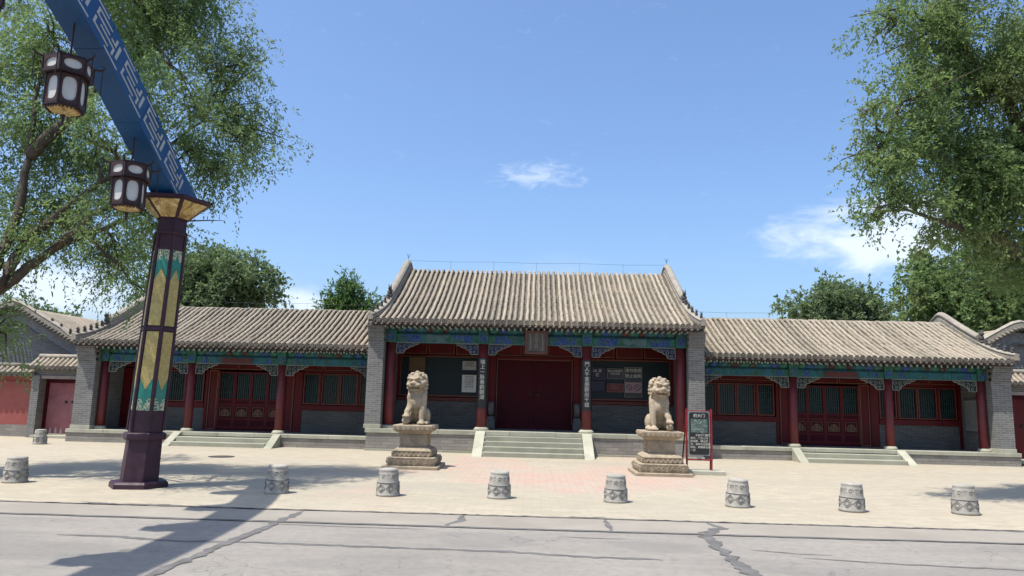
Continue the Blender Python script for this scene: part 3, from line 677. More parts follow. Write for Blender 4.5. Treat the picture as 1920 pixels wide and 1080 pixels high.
# ---------------------------------------------------------------- plaque, couplets and notices of the gate
pl = thing('name_plaque', 'tilted grey and red name plaque under the central eave', 'plaque', (.04, 24.02, 3.6)); pl.rotation_euler = (.22, 0, 0)
PLQ = plain('plaque_field', (.075, .07, .07), .6, .3, 8, .1); PLQF = plain('plaque_frame', (.10, .045, .045), .6, .3, 8, .1)
box('field', PLQ, pl, -.30, .30, -.02, .02, -.32, .30)
b = MB(); b.box(-.37, -.301, -.045, .03, -.40, .38); b.box(.301, .37, -.045, .03, -.40, .38); b.box(-.30, .30, -.045, .03, .301, .38); b.box(-.30, .30, -.045, .03, -.40, -.321); b.build('frame', PLQF, pl, bevel=.01)
PLT = plain('plaque_letter', (.22, .21, .19), .6, .2, 9, 0)
put('lettering', text_mesh('lettering', '奈\n曼\n王\n府', .135, PLT, line=.95), pl, (.0, -.026, .285), UPR)
for xx in (-.2, .2):
    g = MB(); rr = random.Random(int(xx*10)); g.ribbon([(xx, .27), (xx+.005, -.29)], .018, -.03, -.021)
    for k in range(13): z = .25-k*.042; s = rr.choice((-1, 1, 1)); g.ribbon([(xx, z), (xx+s*.04, z-.015), (xx+s*.045, z+.012)], .014, -.03, -.021)
    g.build('script_column', PLT, pl)
def couplet(x, text, label):
    t = thing('couplet_board', label, 'couplet', (x, 24.12, 1.42)); n = 12
    pts = [(.19*math.sin(a), .185-.19*math.cos(a)) for a in np.linspace(-1.2, 1.2, n)]
    inn = [(.175*math.sin(a), .185-.172*math.cos(a)) for a in np.linspace(1.2, -1.2, n)]
    MB().prism(pts+inn, 0, 1.62, 'z').build('board', BLACKBOARD, t)
    for a in (-1, 1): MB().tube([(a*.172, .125, 0), (a*.172, .125, 1.62)], .012, 6).build('edge_strip', PALELINE if False else TIMBER, t)
    put('lettering', text_mesh('lettering', '\n'.join(text), .165, LETTER, line=.99), t, (0, -.010, 1.57), UPR)
couplet(-1.7, '瑞上一脉春鹤朝湖', 'black couplet board with pale characters on the column left of the door')
couplet(1.7, '門人千家朋郡尚千城', 'black couplet board with pale characters on the column right of the door')
def notice(name, label, x0, x1, z0, z1, field, frame, text=None, size=.05, tm=LETTER, y=26.44, line=1.1, cat='notice'):
    t = thing(name, label, cat, ((x0+x1)/2, y, z0)); w = (x1-x0)/2; hh = z1-z0
    box('panel', field, t, -w+.015, w-.015, -.012, .02, .015, hh-.015)
    b = MB(); b.box(-w, w, -.022, .02, 0, .014); b.box(-w, w, -.022, .02, hh-.014, hh); b.box(-w, -w+.014, -.022, .02, .0145, hh-.0145); b.box(w-.014, w, -.022, .02, .0145, hh-.0145); b.build('frame', frame, t)
    if text: put('lettering', text_mesh('lettering', text, size, tm, line=line), t, (0, -.016, hh-.05), UPR)
    return t
notice('notice_board', 'plain brown board hung high behind the left lion', -4.52, -3.91, 2.64, 3.18, BROWNBOARD, TIMBER, cat='board')
notice('notice_sheet', 'small white notice left of the door, upper of the two', -2.60, -2.08, 2.72, 3.06, plain('notice_grey', (.36, .36, .36), .6, .1, 4, 0), BLACKBOARD, '开放时间\n九点至五点', .075, BLACKBOARD)
notice('notice_sheet', 'taller white notice left of the door, lower of the two', -2.60, -2.06, 1.93, 2.57, WHITE, BLACKBOARD, '参观须知\n请勿吸烟\n请勿触摸\n文明参观\n爱护文物', .08, DARKSTONE)
notice('notice_board', 'navy notice board with a white emblem, nearest right of the door', 1.96, 2.50, 2.50, 2.92, NAVY, plain('blue_frame', (.10, .10, .17), .5), '3A 景\n区', .13, LETTER)
notice('notice_board', 'black notice board with pale border and two lines, upper middle right bay', 2.57, 3.15, 2.53, 2.90, BLACKBOARD, PALELINE, '重点文物保护\n单位王府', .085, LETTER)
notice('notice_board', 'dull red notice board in the right bay, under the black two-line board', 2.57, 3.16, 2.07, 2.37, MAROON, plain('pink_frame', (.26, .12, .12), .5), '爱国主义\n教育基地', .075, GILT)
nb = notice('notice_board', 'tall notice board with bold white characters above two prohibition signs', 3.19, 3.81, 1.90, 2.96, BLACKBOARD, PALELINE, '请勿吸烟\n禁止拍照', .145, LETTER, line=1.35)
box('lower_panel', plain('pinkish_panel', (.34, .22, .22), .6, .1, 4, 0), nb, -.29, .29, -.018, -.0125, .16, .53)
for s in (-1, 1):
    g = MB(); c = (s*.145, .35); g.ribbon([(c[0]+.10*math.cos(a), c[1]+.10*math.sin(a)) for a in np.linspace(0, 2*math.pi, 20, endpoint=False)], .022, -.026, -.0185, close=True)
    g.ribbon([(c[0]-.07, c[1]+.07), (c[0]+.07, c[1]-.07)], .022, -.026, -.0185); g.build('prohibition_ring', NAVY, nb)
notice('notice_board', 'dark slatted board under the navy notice right of the door', 1.96, 2.50, 2.08, 2.46, NAVY, TIMBER, '', .05)

# ---------------------------------------------------------------- annexes: side gates, walls, rear buildings
def cap_roof(root, x0, x1, yf, yr, zf, zr, n, both=True, ridge=True):
    """short tiled roof over a wall or gate; eave to the front"""
    prof = make_prof(yf, zf, yr, zr, .02); yb = 2*yr-yf
    b = MB(); ys = [yf, (yf+yr)/2, yr, (yb+yr)/2, yb]
    b.loft([[(x0, y, prof(y)), (x1, y, prof(y)), (x1, y, prof(y)-.07), (x0, y, prof(y)-.07)] for y in ys]); rf = b.build('roof', TILEBED, root)
    me = arc_tile_row('tile_row', prof, yf-.01, yb, .06, TILE, 6, .004)
    for i in range(n+1):
        x = x0+(x1-x0)*i/n; put('tile_row', me, rf, (x, 0, 0)); put('eave_tile', DISC, rf, (x, yf-.01, prof(yf)+.015))
    if ridge: MB().tube([(x0, yr, zr+.05), (x1, yr, zr+.05)], .085, 10).build('ridge_tile', RIDGE, rf, smooth=True)
    return rf
def side_gate(sx):
    lab = 'small tiled gateway with faded red doors left of the left hall' if sx < 0 else 'small tiled gateway with dark red doors at the right edge'
    root = thing('side_gate', lab, 'gate', (sx*16.55, 25.9, 0)); zt = 2.12 if sx < 0 else 2.35
    X = lambda u: sx*u
    p = MB().box(X(.98), X(1.26), -.1, .7, 0, zt+.05).build('pier', GREYBRICK, root)
    p2 = MB().box(X(-1.18), X(-.80), -.05, .7, 0, zt+.05).build('pier', GREYBRICK, root)
    box('lintel', plain('weathered_lintel_%d' % sx, (.28, .23, .22), .8, .2, 5, .1), root, X(-.80), X(.98), -.04, .3, zt-.06, zt+.05)
    box('wall_head', GREYBRICK, root, X(-1.18), X(1.26), .0, .65, zt+.052, zt+.36)
    dm = GATEDOOR if sx < 0 else RED
    b = MB(); b.box(X(-.80), X(-.70), .28, .42, 0, zt-.062); b.box(X(.88), X(.98), .28, .42, 0, zt-.062); b.box(X(-.70), X(.88), .28, .42, zt-.2, zt-.062); b.build('door_frame', DOORRED, root)
    for a, c in ((-.70, .088), (.092, .88)):
        d = box('door_leaf', dm, root, X(a), X(c), .34, .40, .14, zt-.2)
        kx = X(.09+(-.12 if a < 0 else .12)); MB().lathe([(.05, 0), (.05, .02), (.02, .05)], 12).tf(lambda q: Vector((q.x, -q.z, q.y))).build('door_knocker', BLACKBOARD, d, (kx, .34, 1.25))
        if sx < 0:
            for k in range(3):
                xx = X(a)+(X(c)-X(a))*(.25+.25*k); MB().prism([(xx-.05, .15), (xx+.05, .15), (xx+.02, .25+random.uniform(0, .1)), (xx-.01, .36)], .334, .339, 'y').build('bare_patch', plain('bare_wood_%d%d' % (k, a < 0), (.42, .34, .32), .8), d)
    box('door_sill', STONE, root, X(-.80), X(.98), -.3, .5, .0, .10, bevel=.01)
    cap_roof(root, min(X(-1.2), X(1.35)), max(X(-1.2), X(1.35)), -.25, .33, zt+.32, zt+.70, 14)
    if sx > 0: box('door_mat', SIGNRED, root, X(-.9), X(1.0), -1.1, -.35, .004, .02)
side_gate(-1); side_gate(1)
for sx in (-1, 1):
    w = thing('boundary_wall', 'red plastered boundary wall with tiled coping at the left edge' if sx < 0 else 'red plastered boundary wall beyond the right side gate', 'wall', (sx*21.9, 26.1, 0))
    box('plaster', WALLRED, w, -4.05, 4.05, 0, .4, .42, 2.12); box('plinth', BASEBRICK, w, -4.05, 4.05, -.04, .44, 0, .419)
    box('coping', EAVEBOARD, w, -4.06, 4.06, -.06, .46, 2.122, 2.2)
    sc = MB()
    for k in range(30): xx = -4.0+k*.27; sc.prism([(xx, 1.96), (xx+.135, 1.90), (xx+.27, 1.96), (xx+.27, 2.0), (xx, 2.0)], -.006, -.001, 'y')
    sc.build('painted_scallop', plain('scallop_%d' % sx, (.24, .05, .05), .9, .15, 3, .1), w)
    cap_roof(w, -4.08, 4.08, -.28, .2, 2.20, 2.48, 40)
def rear_building(sx, label, xr, yg, zr_):
    """house whose ridge runs away from the street, its gable to the front"""
    root = thing('rear_building', label, 'building', (sx*xr, yg, 0)); hw, dz, D = 3.1, 1.75, 9.0
    prof = lambda x: zr_-dz*(1.22*(math.sqrt((x/hw)**2+.012)-.11)-.22*(x/hw)**2)
    xs = np.linspace(-hw-.35, hw+.35, 25)
    MB().prism([(-hw, 0), (hw, 0)]+[(x, prof(x)-.25) for x in np.linspace(hw, -hw, 17)], 0, D, 'y').build('wall', GREYBRICK, root)
    rf = MB().loft([[(x, -.22, prof(x)-.12), (x, -.22, prof(x)), (x, D, prof(x)), (x, D, prof(x)-.12)] for x in xs]).build('roof', TILEBED, root)
    rings = []
    for i in range(18):
        a, c = xs[0]+(xs[-1]-xs[0])*i/18, xs[0]+(xs[-1]-xs[0])*(i+1)/18
        for x, r in ((a, .066), (c, .058)): rings.append([(x, r*math.cos(math.pi*k/5), prof(x)-.01+r*1.1*math.sin(math.pi*k/5)) for k in range(6)])
    me = MB().loft(rings, closed=False).mesh('tile_row', TILE)
    for k in range(46): put('tile_row', me, rf, (0, .15+k*.19, random.uniform(-.006, .006)))
    def rid(x, w, hh): z = prof(x); return [(x, -.20-w, z-.02), (x, -.20+w, z-.02), (x, -.2+w, z+hh*.5), (x, -.2+w*.7, z+hh*.55), (x, -.2+w*1.1, z+hh*.75), (x, -.2, z+hh), (x, -.2-w*1.1, z+hh*.75), (x, -.2-w*.7, z+hh*.55), (x, -.2-w, z+hh*.5)]
    g = MB().loft([rid(x, .11, .30 if abs(x) < 2.2 else .17) for x in xs]).build('gable_ridge', RIDGE, root)
    e = MB()
    for x in xs[::1]:
        for q in (0, .14): e.tube([(x+q, -.30, prof(x+q)-.0), (x+q, -.52, prof(x+q)-.06)], .055, 8)
    e.build('edge_tile_row', TILEEND, g)
    bb = MB().loft([[(x, -.10, prof(x)-.55), (x, -.10, prof(x)-.16), (x, .02, prof(x)-.16), (x, .02, prof(x)-.55)] for x in np.linspace(-hw, hw, 21)]).build('barge_board', plain('barge_grey_%d' % sx, (.20, .20, .20), .8, .4, 12, .3, 40), root)
    MB().loft([[(x, -.15, prof(x)-.62), (x, -.15, prof(x)-.55), (x, .0, prof(x)-.55), (x, .0, prof(x)-.62)] for x in np.linspace(-hw, hw, 21)]).build('moulding', DARKSTONE, bb)
    for k in range(5):
        x = -sx*(1.6+k*.38); put('roof_figure', FIG, g, (x, -.2, prof(x)+.16))
    return root
rear_building(-1, 'grey brick gable house behind the red wall and left gateway', 20.4, 28.2, 4.85)
rear_building(1, 'grey brick gable house behind the gateway at the right edge', 18.55, 28.9, 4.92)

# ---------------------------------------------------------------- stone lions on pedestals
def remeshed(name, mb, vox, m, smooth=4):
    me = mb.mesh('tmp', m); o = bpy.data.objects.new('tmp', me); COL.objects.link(o)
    r = o.modifiers.new('r', 'REMESH'); r.mode = 'VOXEL'; r.voxel_size = vox; r.use_smooth_shade = True
    s = o.modifiers.new('s', 'SMOOTH'); s.factor = .5; s.iterations = smooth
    bpy.context.view_layer.update()
    out = bpy.data.meshes.new_from_object(o.evaluated_get(bpy.context.evaluated_depsgraph_get())); out.name = name
    bpy.data.objects.remove(o); bpy.data.meshes.remove(me); return out
def lion_mesh(ball_side, head_turn):
    b = MB(); E = b.ell; s = ball_side
    E((0, .24, .26), (.23, .24, .27)); E((0, .13, .46), (.205, .23, .29)); E((0, .0, .64), (.20, .19, .27)); E((0, -.02, .84), (.18, .18, .2)); E((0, -.09, .56), (.165, .13, .20))
    for k in (-1, 1):
        E((k*.19, .18, .20), (.125, .24, .21)); E((k*.25, -.02, .055), (.085, .17, .06)); E((k*.24, -.14, .05), (.075, .07, .05))
        E((k*.16, -.03, .66), (.085, .13, .17))
        for f in (-1, 0, 1): E((k*.24+f*.042, -.195, .035), (.026, .04, .03), nu=8, nv=6)
        up_ = (k == s)
        foot = (k*.20, -.27, .23) if up_ else (k*.15, -.20, .08)
        b.tube([(k*.15, -.06, .66), (k*.16, -.14, .40), (foot[0]*.98, foot[1]+.03, foot[2]+.08), foot], [.10, .085, .072, .07], 10)
        px, py, pz = (k*.20, -.30, .22) if up_ else (k*.15, -.26, .055)
        E((px, py, pz), (.085, .10, .06))
        for f in (-1.5, -.5, .5, 1.5): E((px+f*.042, py-.085, pz-.015), (.024, .045, .034), nu=8, nv=6)
        E((k*.185, .02, .78), (.05, .12, .10))
    b.tube([(0, .44, .2), (0, .52, .45), (.02, .46, .7), (0, .36, .78)], [.08, .075, .06, .03], 8)
    if s > 0:  # a cub under the paw
        E((s*.21, -.29, .09), (.085, .10, .085)); E((s*.21, -.37, .13), (.05, .05, .05))
    else:
        E((s*.21, -.29, .095), (.10, .10, .095))
    n0 = len(b.v)
    E((0, -.06, 1.06), (.205, .2, .205)); E((0, -.03, .95), (.215, .17, .14)); E((0, -.24, 1.005), (.13, .09, .075)); E((0, -.245, .965), (.165, .085, .042)); E((0, -.215, .868), (.135, .085, .036)); E((0, -.12, .91), (.15, .08, .06))
    E((0, -.325, 1.035), (.058, .04, .036))
    for k in (-1, 1):
        E((k*.03, -.335, 1.02), (.03, .03, .025), nu=8, nv=6); E((k*.085, -.235, 1.135), (.085, .06, .034), Matrix.Rotation(k*-.35, 3, 'Y')); E((k*.088, -.235, 1.083), (.040, .034, .032)); E((k*.165, -.14, .985), (.065, .10, .085))
        E((k*.13, -.265, .985), (.05, .05, .04)); E((k*.228, -.02, 1.085), (.03, .055, .115), Matrix.Rotation(k*.15, 3, 'Y')); E((k*.15, -.18, .915), (.03, .05, .055))
        E((k*.05, -.295, .925), (.016, .014, .028), nu=8, nv=6); E((k*.10, -.275, .925), (.014, .014, .03), nu=8, nv=6)
    for row, (z, r, n) in enumerate(((1.235, .135, 9), (1.19, .19, 12), (1.125, .215, 13), (1.05, .225, 13), (.97, .23, 13), (.89, .225, 12))):
        for j in range(n):
            a = (row % 2)*.25+2*math.pi*j/n; x, y = r*math.cos(a), r*.95*math.sin(a)-.03
            if y < -.10 and row > 1: continue
            if y < -.15: continue
            E((x, y, z), (.046, .046, .044), nu=8, nv=6)
    E((0, -.03, 1.265), (.06, .06, .05))
    R_ = Matrix.Rotation(head_turn, 3, 'Z') @ Matrix.Rotation(.10, 3, 'X')
    b.tf(lambda p: R_ @ (p-Vector((0, -.02, .9)))+Vector((0, -.02, .9)), n0)
    return remeshed('stone_lion', b, .0105, LIONSTONE, 1)
def lion_set(x, y, side, turn, lab_l, lab_p):
    o = put('stone_lion', lion_mesh(side, turn), None, (x, y+.02, 1.042)); tag(o, lab_l, 'statue', 'pair of guardian lions')
    o.scale = (1.03, 1.03, 1.02)
    t = thing('lion_pedestal', lab_p, 'pedestal', (x, y, 0), 0, 'pedestals of the guardian lions')
    def blk(name, hw, hd, z0, z1, m=LIONSTONE, bev=.018): return MB().box(-hw, hw, -hd, hd, z0, z1).build(name, m, t, bevel=bev)
    blk('base_slab', .68, .74, 0, .085); 
    p1 = blk('plinth', .575, .63, .087, .29); p2 = blk('lower_tier', .46, .52, .292, .40)
    pr = []
    for r_, z in ((.46, .40), (.475, .43), (.44, .47), (.36, .505), (.34, .53)): pr.append([(-r_, -r_-.06, z), (r_, -r_-.06, z), (r_, r_+.06, z), (-r_, r_+.06, z)])
    MB().loft(pr).build('lotus_moulding', LIONSTONE, t, bevel=.01)
    blk('waist', .325, .385, .532, .82)
    pr = []
    for r_, z in ((.335, .822), (.35, .85), (.43, .89), (.455, .915)): pr.append([(-r_, -r_-.06, z), (r_, -r_-.06, z), (r_, r_+.06, z), (-r_, r_+.06, z)])
    MB().loft(pr).build('upper_moulding', LIONSTONE, t, bevel=.01)
    blk('top_slab', .485, .545, .917, 1.045)
    # carved relief: lotus petals, scrolls and zigzag bands standing proud of the faces
    for face in range(4):
        rz = face*math.pi/2; wide = face % 2 == 0
        g = MB(); hw, hd = (.46, .52) if wide else (.52, .46)
        for k in range(8): xx = -hw+.06+(2*hw-.12)*k/7; g.ribbon([(xx-.05, .40), (xx-.035, .335), (xx, .31), (xx+.035, .335), (xx+.05, .40)], .024, -hd-.03, -hd+.004)
        hw, hd = (.575, .63) if wide else (.63, .575)
        for k in range(9): xx = -hw+.08+(2*hw-.16)*k/8; g.ribbon(spiral((xx, .19), .055, 1.3, 1 if k % 2 else -1, k), .022, -hd-.028, -hd+.004)
        g.ribbon([(-hw+.03, .115), (hw-.03, .115)], .012, -hd-.01, -hd+.003); g.ribbon([(-hw+.03, .265), (hw-.03, .265)], .012, -hd-.01, -hd+.003)
        hw, hd = (.485, .545) if wide else (.545, .485)
        for k in range(8): xx = -hw+.07+(2*hw-.14)*k/7; g.ribbon(spiral((xx, .98), .036, 1.2, 1 if k % 2 else -1, k), .015, -hd-.016, -hd+.004)
        hw, hd = (.325, .385) if wide else (.385, .325)
        g.ribbon([(-hw+.05, .58), (hw-.05, .58), (hw-.05, .77), (-hw+.05, .77)], .016, -hd-.010, -hd+.004, close=True)
        g.ribbon(spiral((0, .675), .075, 2, 1, 0, 20), .016, -hd-.010, -hd+.004)
        g.build('carved_relief', LIONSTONE, t, rot=(0, 0, rz))
lion_set(-2.93, 18.62, -1, -.28, 'seated stone lion left of the steps with a ball under its paw', 'carved stone pedestal under the left lion')
lion_set(3.10, 18.62, 1, .22, 'seated stone lion right of the steps beside the information board', 'carved stone pedestal under the right lion')

# ---------------------------------------------------------------- information board
sg = thing('information_board', 'black information board in a red metal frame beside the right lion', 'sign', (4.10, 18.72, 0))
for s in (-1, 1):
    MB().tube([(s*.30, .02, .11), (s*.305, 0, .5), (s*.305, -.0, 1.60)], .025, 8).build('post', SIGNRED, sg)
    MB().tube([(s*.36, .42, .0), (s*.31, .03, 1.35)], .02, 6).build('back_strut', SIGNRED, sg)
MB().tube([(-.30, 0, .36), (.30, 0, .36)], .02, 8).build('lower_rail', SIGNRED, sg); MB().tube([(-.3, 0, 1.55), (.3, 0, 1.55)], .012, 6).build('upper_rail', SIGNRED, sg)
box('support_block', METAL, sg, -.05, .05, -.03, .03, .385, .46)
def rrect(hw, z0, z1, r, n=5):
    out = []
    for cx, cz, a0 in ((hw-r, z0+r, -90), (hw-r, z1-r, 0), (-hw+r, z1-r, 90), (-hw+r, z0+r, 180)):
        out += [(cx+r*math.cos(math.radians(a0+90*i/n)), cz+r*math.sin(math.radians(a0+90*i/n))) for i in range(n+1)]
    return out
MB().prism(rrect(.262, .465, 1.535, .02), -.02, .015, 'y').build('border', METAL, sg)
fp = MB().prism(rrect(.243, .485, 1.515, .05), -.026, -.0205, 'y').build('face', SIGNBLACK, sg)
put('title', text_mesh('title', '府大门', .095, LETTER), sg, (0, -.029, 1.475), UPR)
put('map_picture', MB().box(-.205, .205, -.0285, -.0265, .0, .33).mesh('map_picture', SIGNGREEN), sg, (0, 0, 1.02))
g = MB(); rr = random.Random(5)
for k in range(16):
    xx, zz = rr.uniform(-.19, .12), 1.03+rr.uniform(0, .28); g.ribbon([(xx, zz), (xx+rr.uniform(.02, .07), zz+rr.uniform(-.04, .04))], .006, -.0305, -.0288)
g.build('map_lines', LETTER, sg)
put('body_text', text_mesh('body_text', '　　王府大门建于\n清代，门为三间\n前出廊，硬山式\n顶，青砖灰瓦彩绘\n梁枋，两侧有石狮\n一对', .062, LETTER, 'LEFT', 1.18), sg, (-.222, -.029, .985), UPR)
box('foot_stone', STONE, sg, -.38, .60, -.16, .22, 0, .11, bevel=.015)

# ---------------------------------------------------------------- drum bollards
BOL = plain('bollard_stone', (.34, .318, .272), .85, .25, 7, .45, 60, dirt=(.22, .205, .175), dirt_amt=.6, objvar=.12); BOLD = plain('bollard_dark_line', (.125, .117, .105), .9, .3, 10, .2)
def bollard(x, y, label, s=1.0, rz=0):
    t = thing('stone_bollard', label, 'bollard', (x, y, .006), rz, 'drum bollards along the plaza'); t.scale = (s, s, s*random.uniform(.96, 1.04)); t.rotation_euler = (random.uniform(-.03, .03), random.uniform(-.03, .03), rz)
    if not hasattr(bollard, 'm'):
        prof = [(.205, 0), (.212, .03), (.205, .045), (.200, .06), (.196, .22), (.192, .228), (.186, .236), (.182, .25), (.176, .30), (.168, .40), (.160, .415), (.166, .43), (.163, .455), (.10, .47)]
        bollard.m = MB().lathe(prof, 28).mesh('body', BOL, True)
        rad = lambda z: np.interp(z, [p[1] for p in prof], [p[0] for p in prof])
        def wrap(g): return g.tf(lambda p: Vector(((rad(p.z)+p.y)*math.cos(p.x), (rad(p.z)+p.y)*math.sin(p.x), p.z)))
        g = MB(); n = 7
        for k in range(n):
            a = 2*math.pi*k/n
            for f in (1, .55): g.ribbon([(a+f*.42, .14), (a, .14+f*.07), (a-f*.42, .14), (a, .14-f*.07)], .016, -.004, .004, close=True)
        bollard.d = wrap(densify(g)).mesh('diamond_band', BOLD)
        g = MB()
        for k in range(6):
            a = 2*math.pi*k/6
            g.ribbon([(a+.5*(math.cos(q)*(1-q/9))*.55, .335+.035*math.sin(q)*(1-q/9)) for q in np.linspace(0, 7, 18)], .011, -.003, .003)
            g.ribbon([(a+.52, .305), (a+.38, .365), (a+.66, .365)], .010, -.003, .003)
        bollard.c = wrap(g).mesh('cloud_band', BOLD)
        bollard.g = MB().lathe([(.198, .222), (.202, .229), (.196, .236), (.18, .236), (.18, .222)], 28).mesh('groove_band', BOLD)
    put('body', bollard.m, t); put('diamond_band', bollard.d, t); put('cloud_band', bollard.c, t); put('groove_band', bollard.g, t)
def densify(g):
    """split every long quad of a ribbon so it can follow a curved face"""
    o = MB()
    for f in g.f:
        p = [Vector(g.v[i]) for i in f]
        if len(p) != 4: o.poly(p); continue
        k = 4
        l1, l2 = (p[1]-p[0]).length, (p[3]-p[0]).length
        for i in range(k):
            a, b = i/k, (i+1)/k
            if l1 > l2: o.poly([p[0].lerp(p[1], a), p[0].lerp(p[1], b), p[3].lerp(p[2], b), p[3].lerp(p[2], a)])
            else: o.poly([p[0].lerp(p[3], a), p[1].lerp(p[2], a), p[1].lerp(p[2], b), p[0].lerp(p[3], b)])
    return o
for x, y, lab in ((-9.41, 13.5, 'chipped drum bollard at the far left, left of the painted pillar'), (-4.45, 13.08, 'drum bollard standing in the arch shadow right of the painted pillar'),
                  (-2.51, 13.15, 'drum bollard in front of the left lion'), (-.58, 13.25, 'drum bollard in front of the gate steps, left of centre'), (1.44, 13.17, 'drum bollard just left of the right lion, in front of the steps'),
                  (3.49, 13.02, 'drum bollard nearest in front of the information board'), (5.33, 12.86, 'drum bollard second from the right end of the row'), (7.21, 12.9, 'rightmost drum bollard beside the tree shadow'),
                  (-15.25, 22.8, 'small distant drum bollard before the left side gateway'), (-15.95, 21.5, 'distant drum bollard cut by the left edge of the view')):
    bollard(x, y, lab, 1.0 if y < 20 else .95, random.uniform(0, 6))

# ---------------------------------------------------------------- blue arch over the road on painted pillars
PURPLE = plain('dark_purple_steel', (.040, .016, .028), .5, .3, 4, .05, 40, spec=.3, dirt=(.075, .035, .05))
def blue_steel():
    t = NT('blue_steel'); p = t.pos(); st = t.noise(t.mapv(p, (14, 1.2, 1.2)), 1.6, 6, .65); f = t.noise(p, .8, 5, .6); g = t.noise(p, 26, 5, .7)
    col = t.mix(t.rng(f, .35, .68), (.0035, .050, .155), (.008, .072, .205)); col = t.mix(t.rng(st, .50, .75, 0, .35), col, (.03, .10, .22)); col = t.mix(t.rng(g, .58, .72, 0, .4), col, (.003, .03, .09))
    t.bump(g, .12, .006); return t.fin(col, t.rng(f, .3, .7, .42, .6), .3)
BLUE = blue_steel()
FRET = plain('fret_white', (.40, .41, .40), .6, .12, 6, 0)
GOLDP = NT('gold_panel')
def _gold():
    t = GOLDP; p = t.pos(); n = t.noise(p, 14, 7, .65, .6); m = t.noise(p, 55, 4, .6)
    col = t.mix(t.rng(n, .35, .68), (.34, .245, .06), (.48, .39, .15)); col = t.mix(t.rng(m, .5, .62, 0, .6), col, (.22, .165, .04)); t.fin(col, .35, .5)
    t = NT('green_panel'); p = t.pos(); t.fin(t.mix(t.rng(t.noise(p, 9, 4, .6), .3, .7), (.012, .16, .12), (.02, .22, .16)), .4, .5)
    t = NT('filigree_panel'); p = t.obj(); v = t.n('ShaderNodeTexVoronoi', feature='DISTANCE_TO_EDGE'); v.inputs['Scale'].default_value = 26; t.lk(t.mapv(p, (1, .15, .7)), v.inputs['Vector'])
    t.fin(t.mix(t.math('LESS_THAN', v.outputs['Distance'], .13), (.05, .16, .12), (.46, .44, .27)), .45, .5)
    t = NT('amber_marble'); p = t.pos(); w = t.n('ShaderNodeTexNoise'); w.inputs['Scale'].default_value = 3.2; w.inputs['Detail'].default_value = 8; w.inputs['Roughness'].default_value = .62; w.inputs['Distortion'].default_value = 1.6; t.lk(p, w.inputs['Vector'])
    col = t.mix(t.rng(w.outputs[0], .38, .56), (.24, .13, .035), (.55, .40, .14)); col = t.mix(t.rng(w.outputs[0], .54, .66), col, (.66, .60, .40)); t.fin(col, .25, .5)
    t = NT('lantern_glass'); p = t.pos(); t.fin(t.mix(t.rng(t.noise(p, 6, 3), .3, .7), (.46, .45, .42), (.56, .55, .51)), .35, .4)
    t.b.inputs['Transmission Weight'].default_value = 0
_gold()
HN = math.radians(-82)
def hexpts(R, off=0): return [(R*math.cos(HN+math.pi/6+k*math.pi/3+off), R*math.sin(HN+math.pi/6+k*math.pi/3+off)) for k in range(6)]
def hexloft(mb, secs, lean=0): return mb.loft([[(x+lean*z, y, z) for x, y in hexpts(R)] for R, z in secs])
LEAN = .034
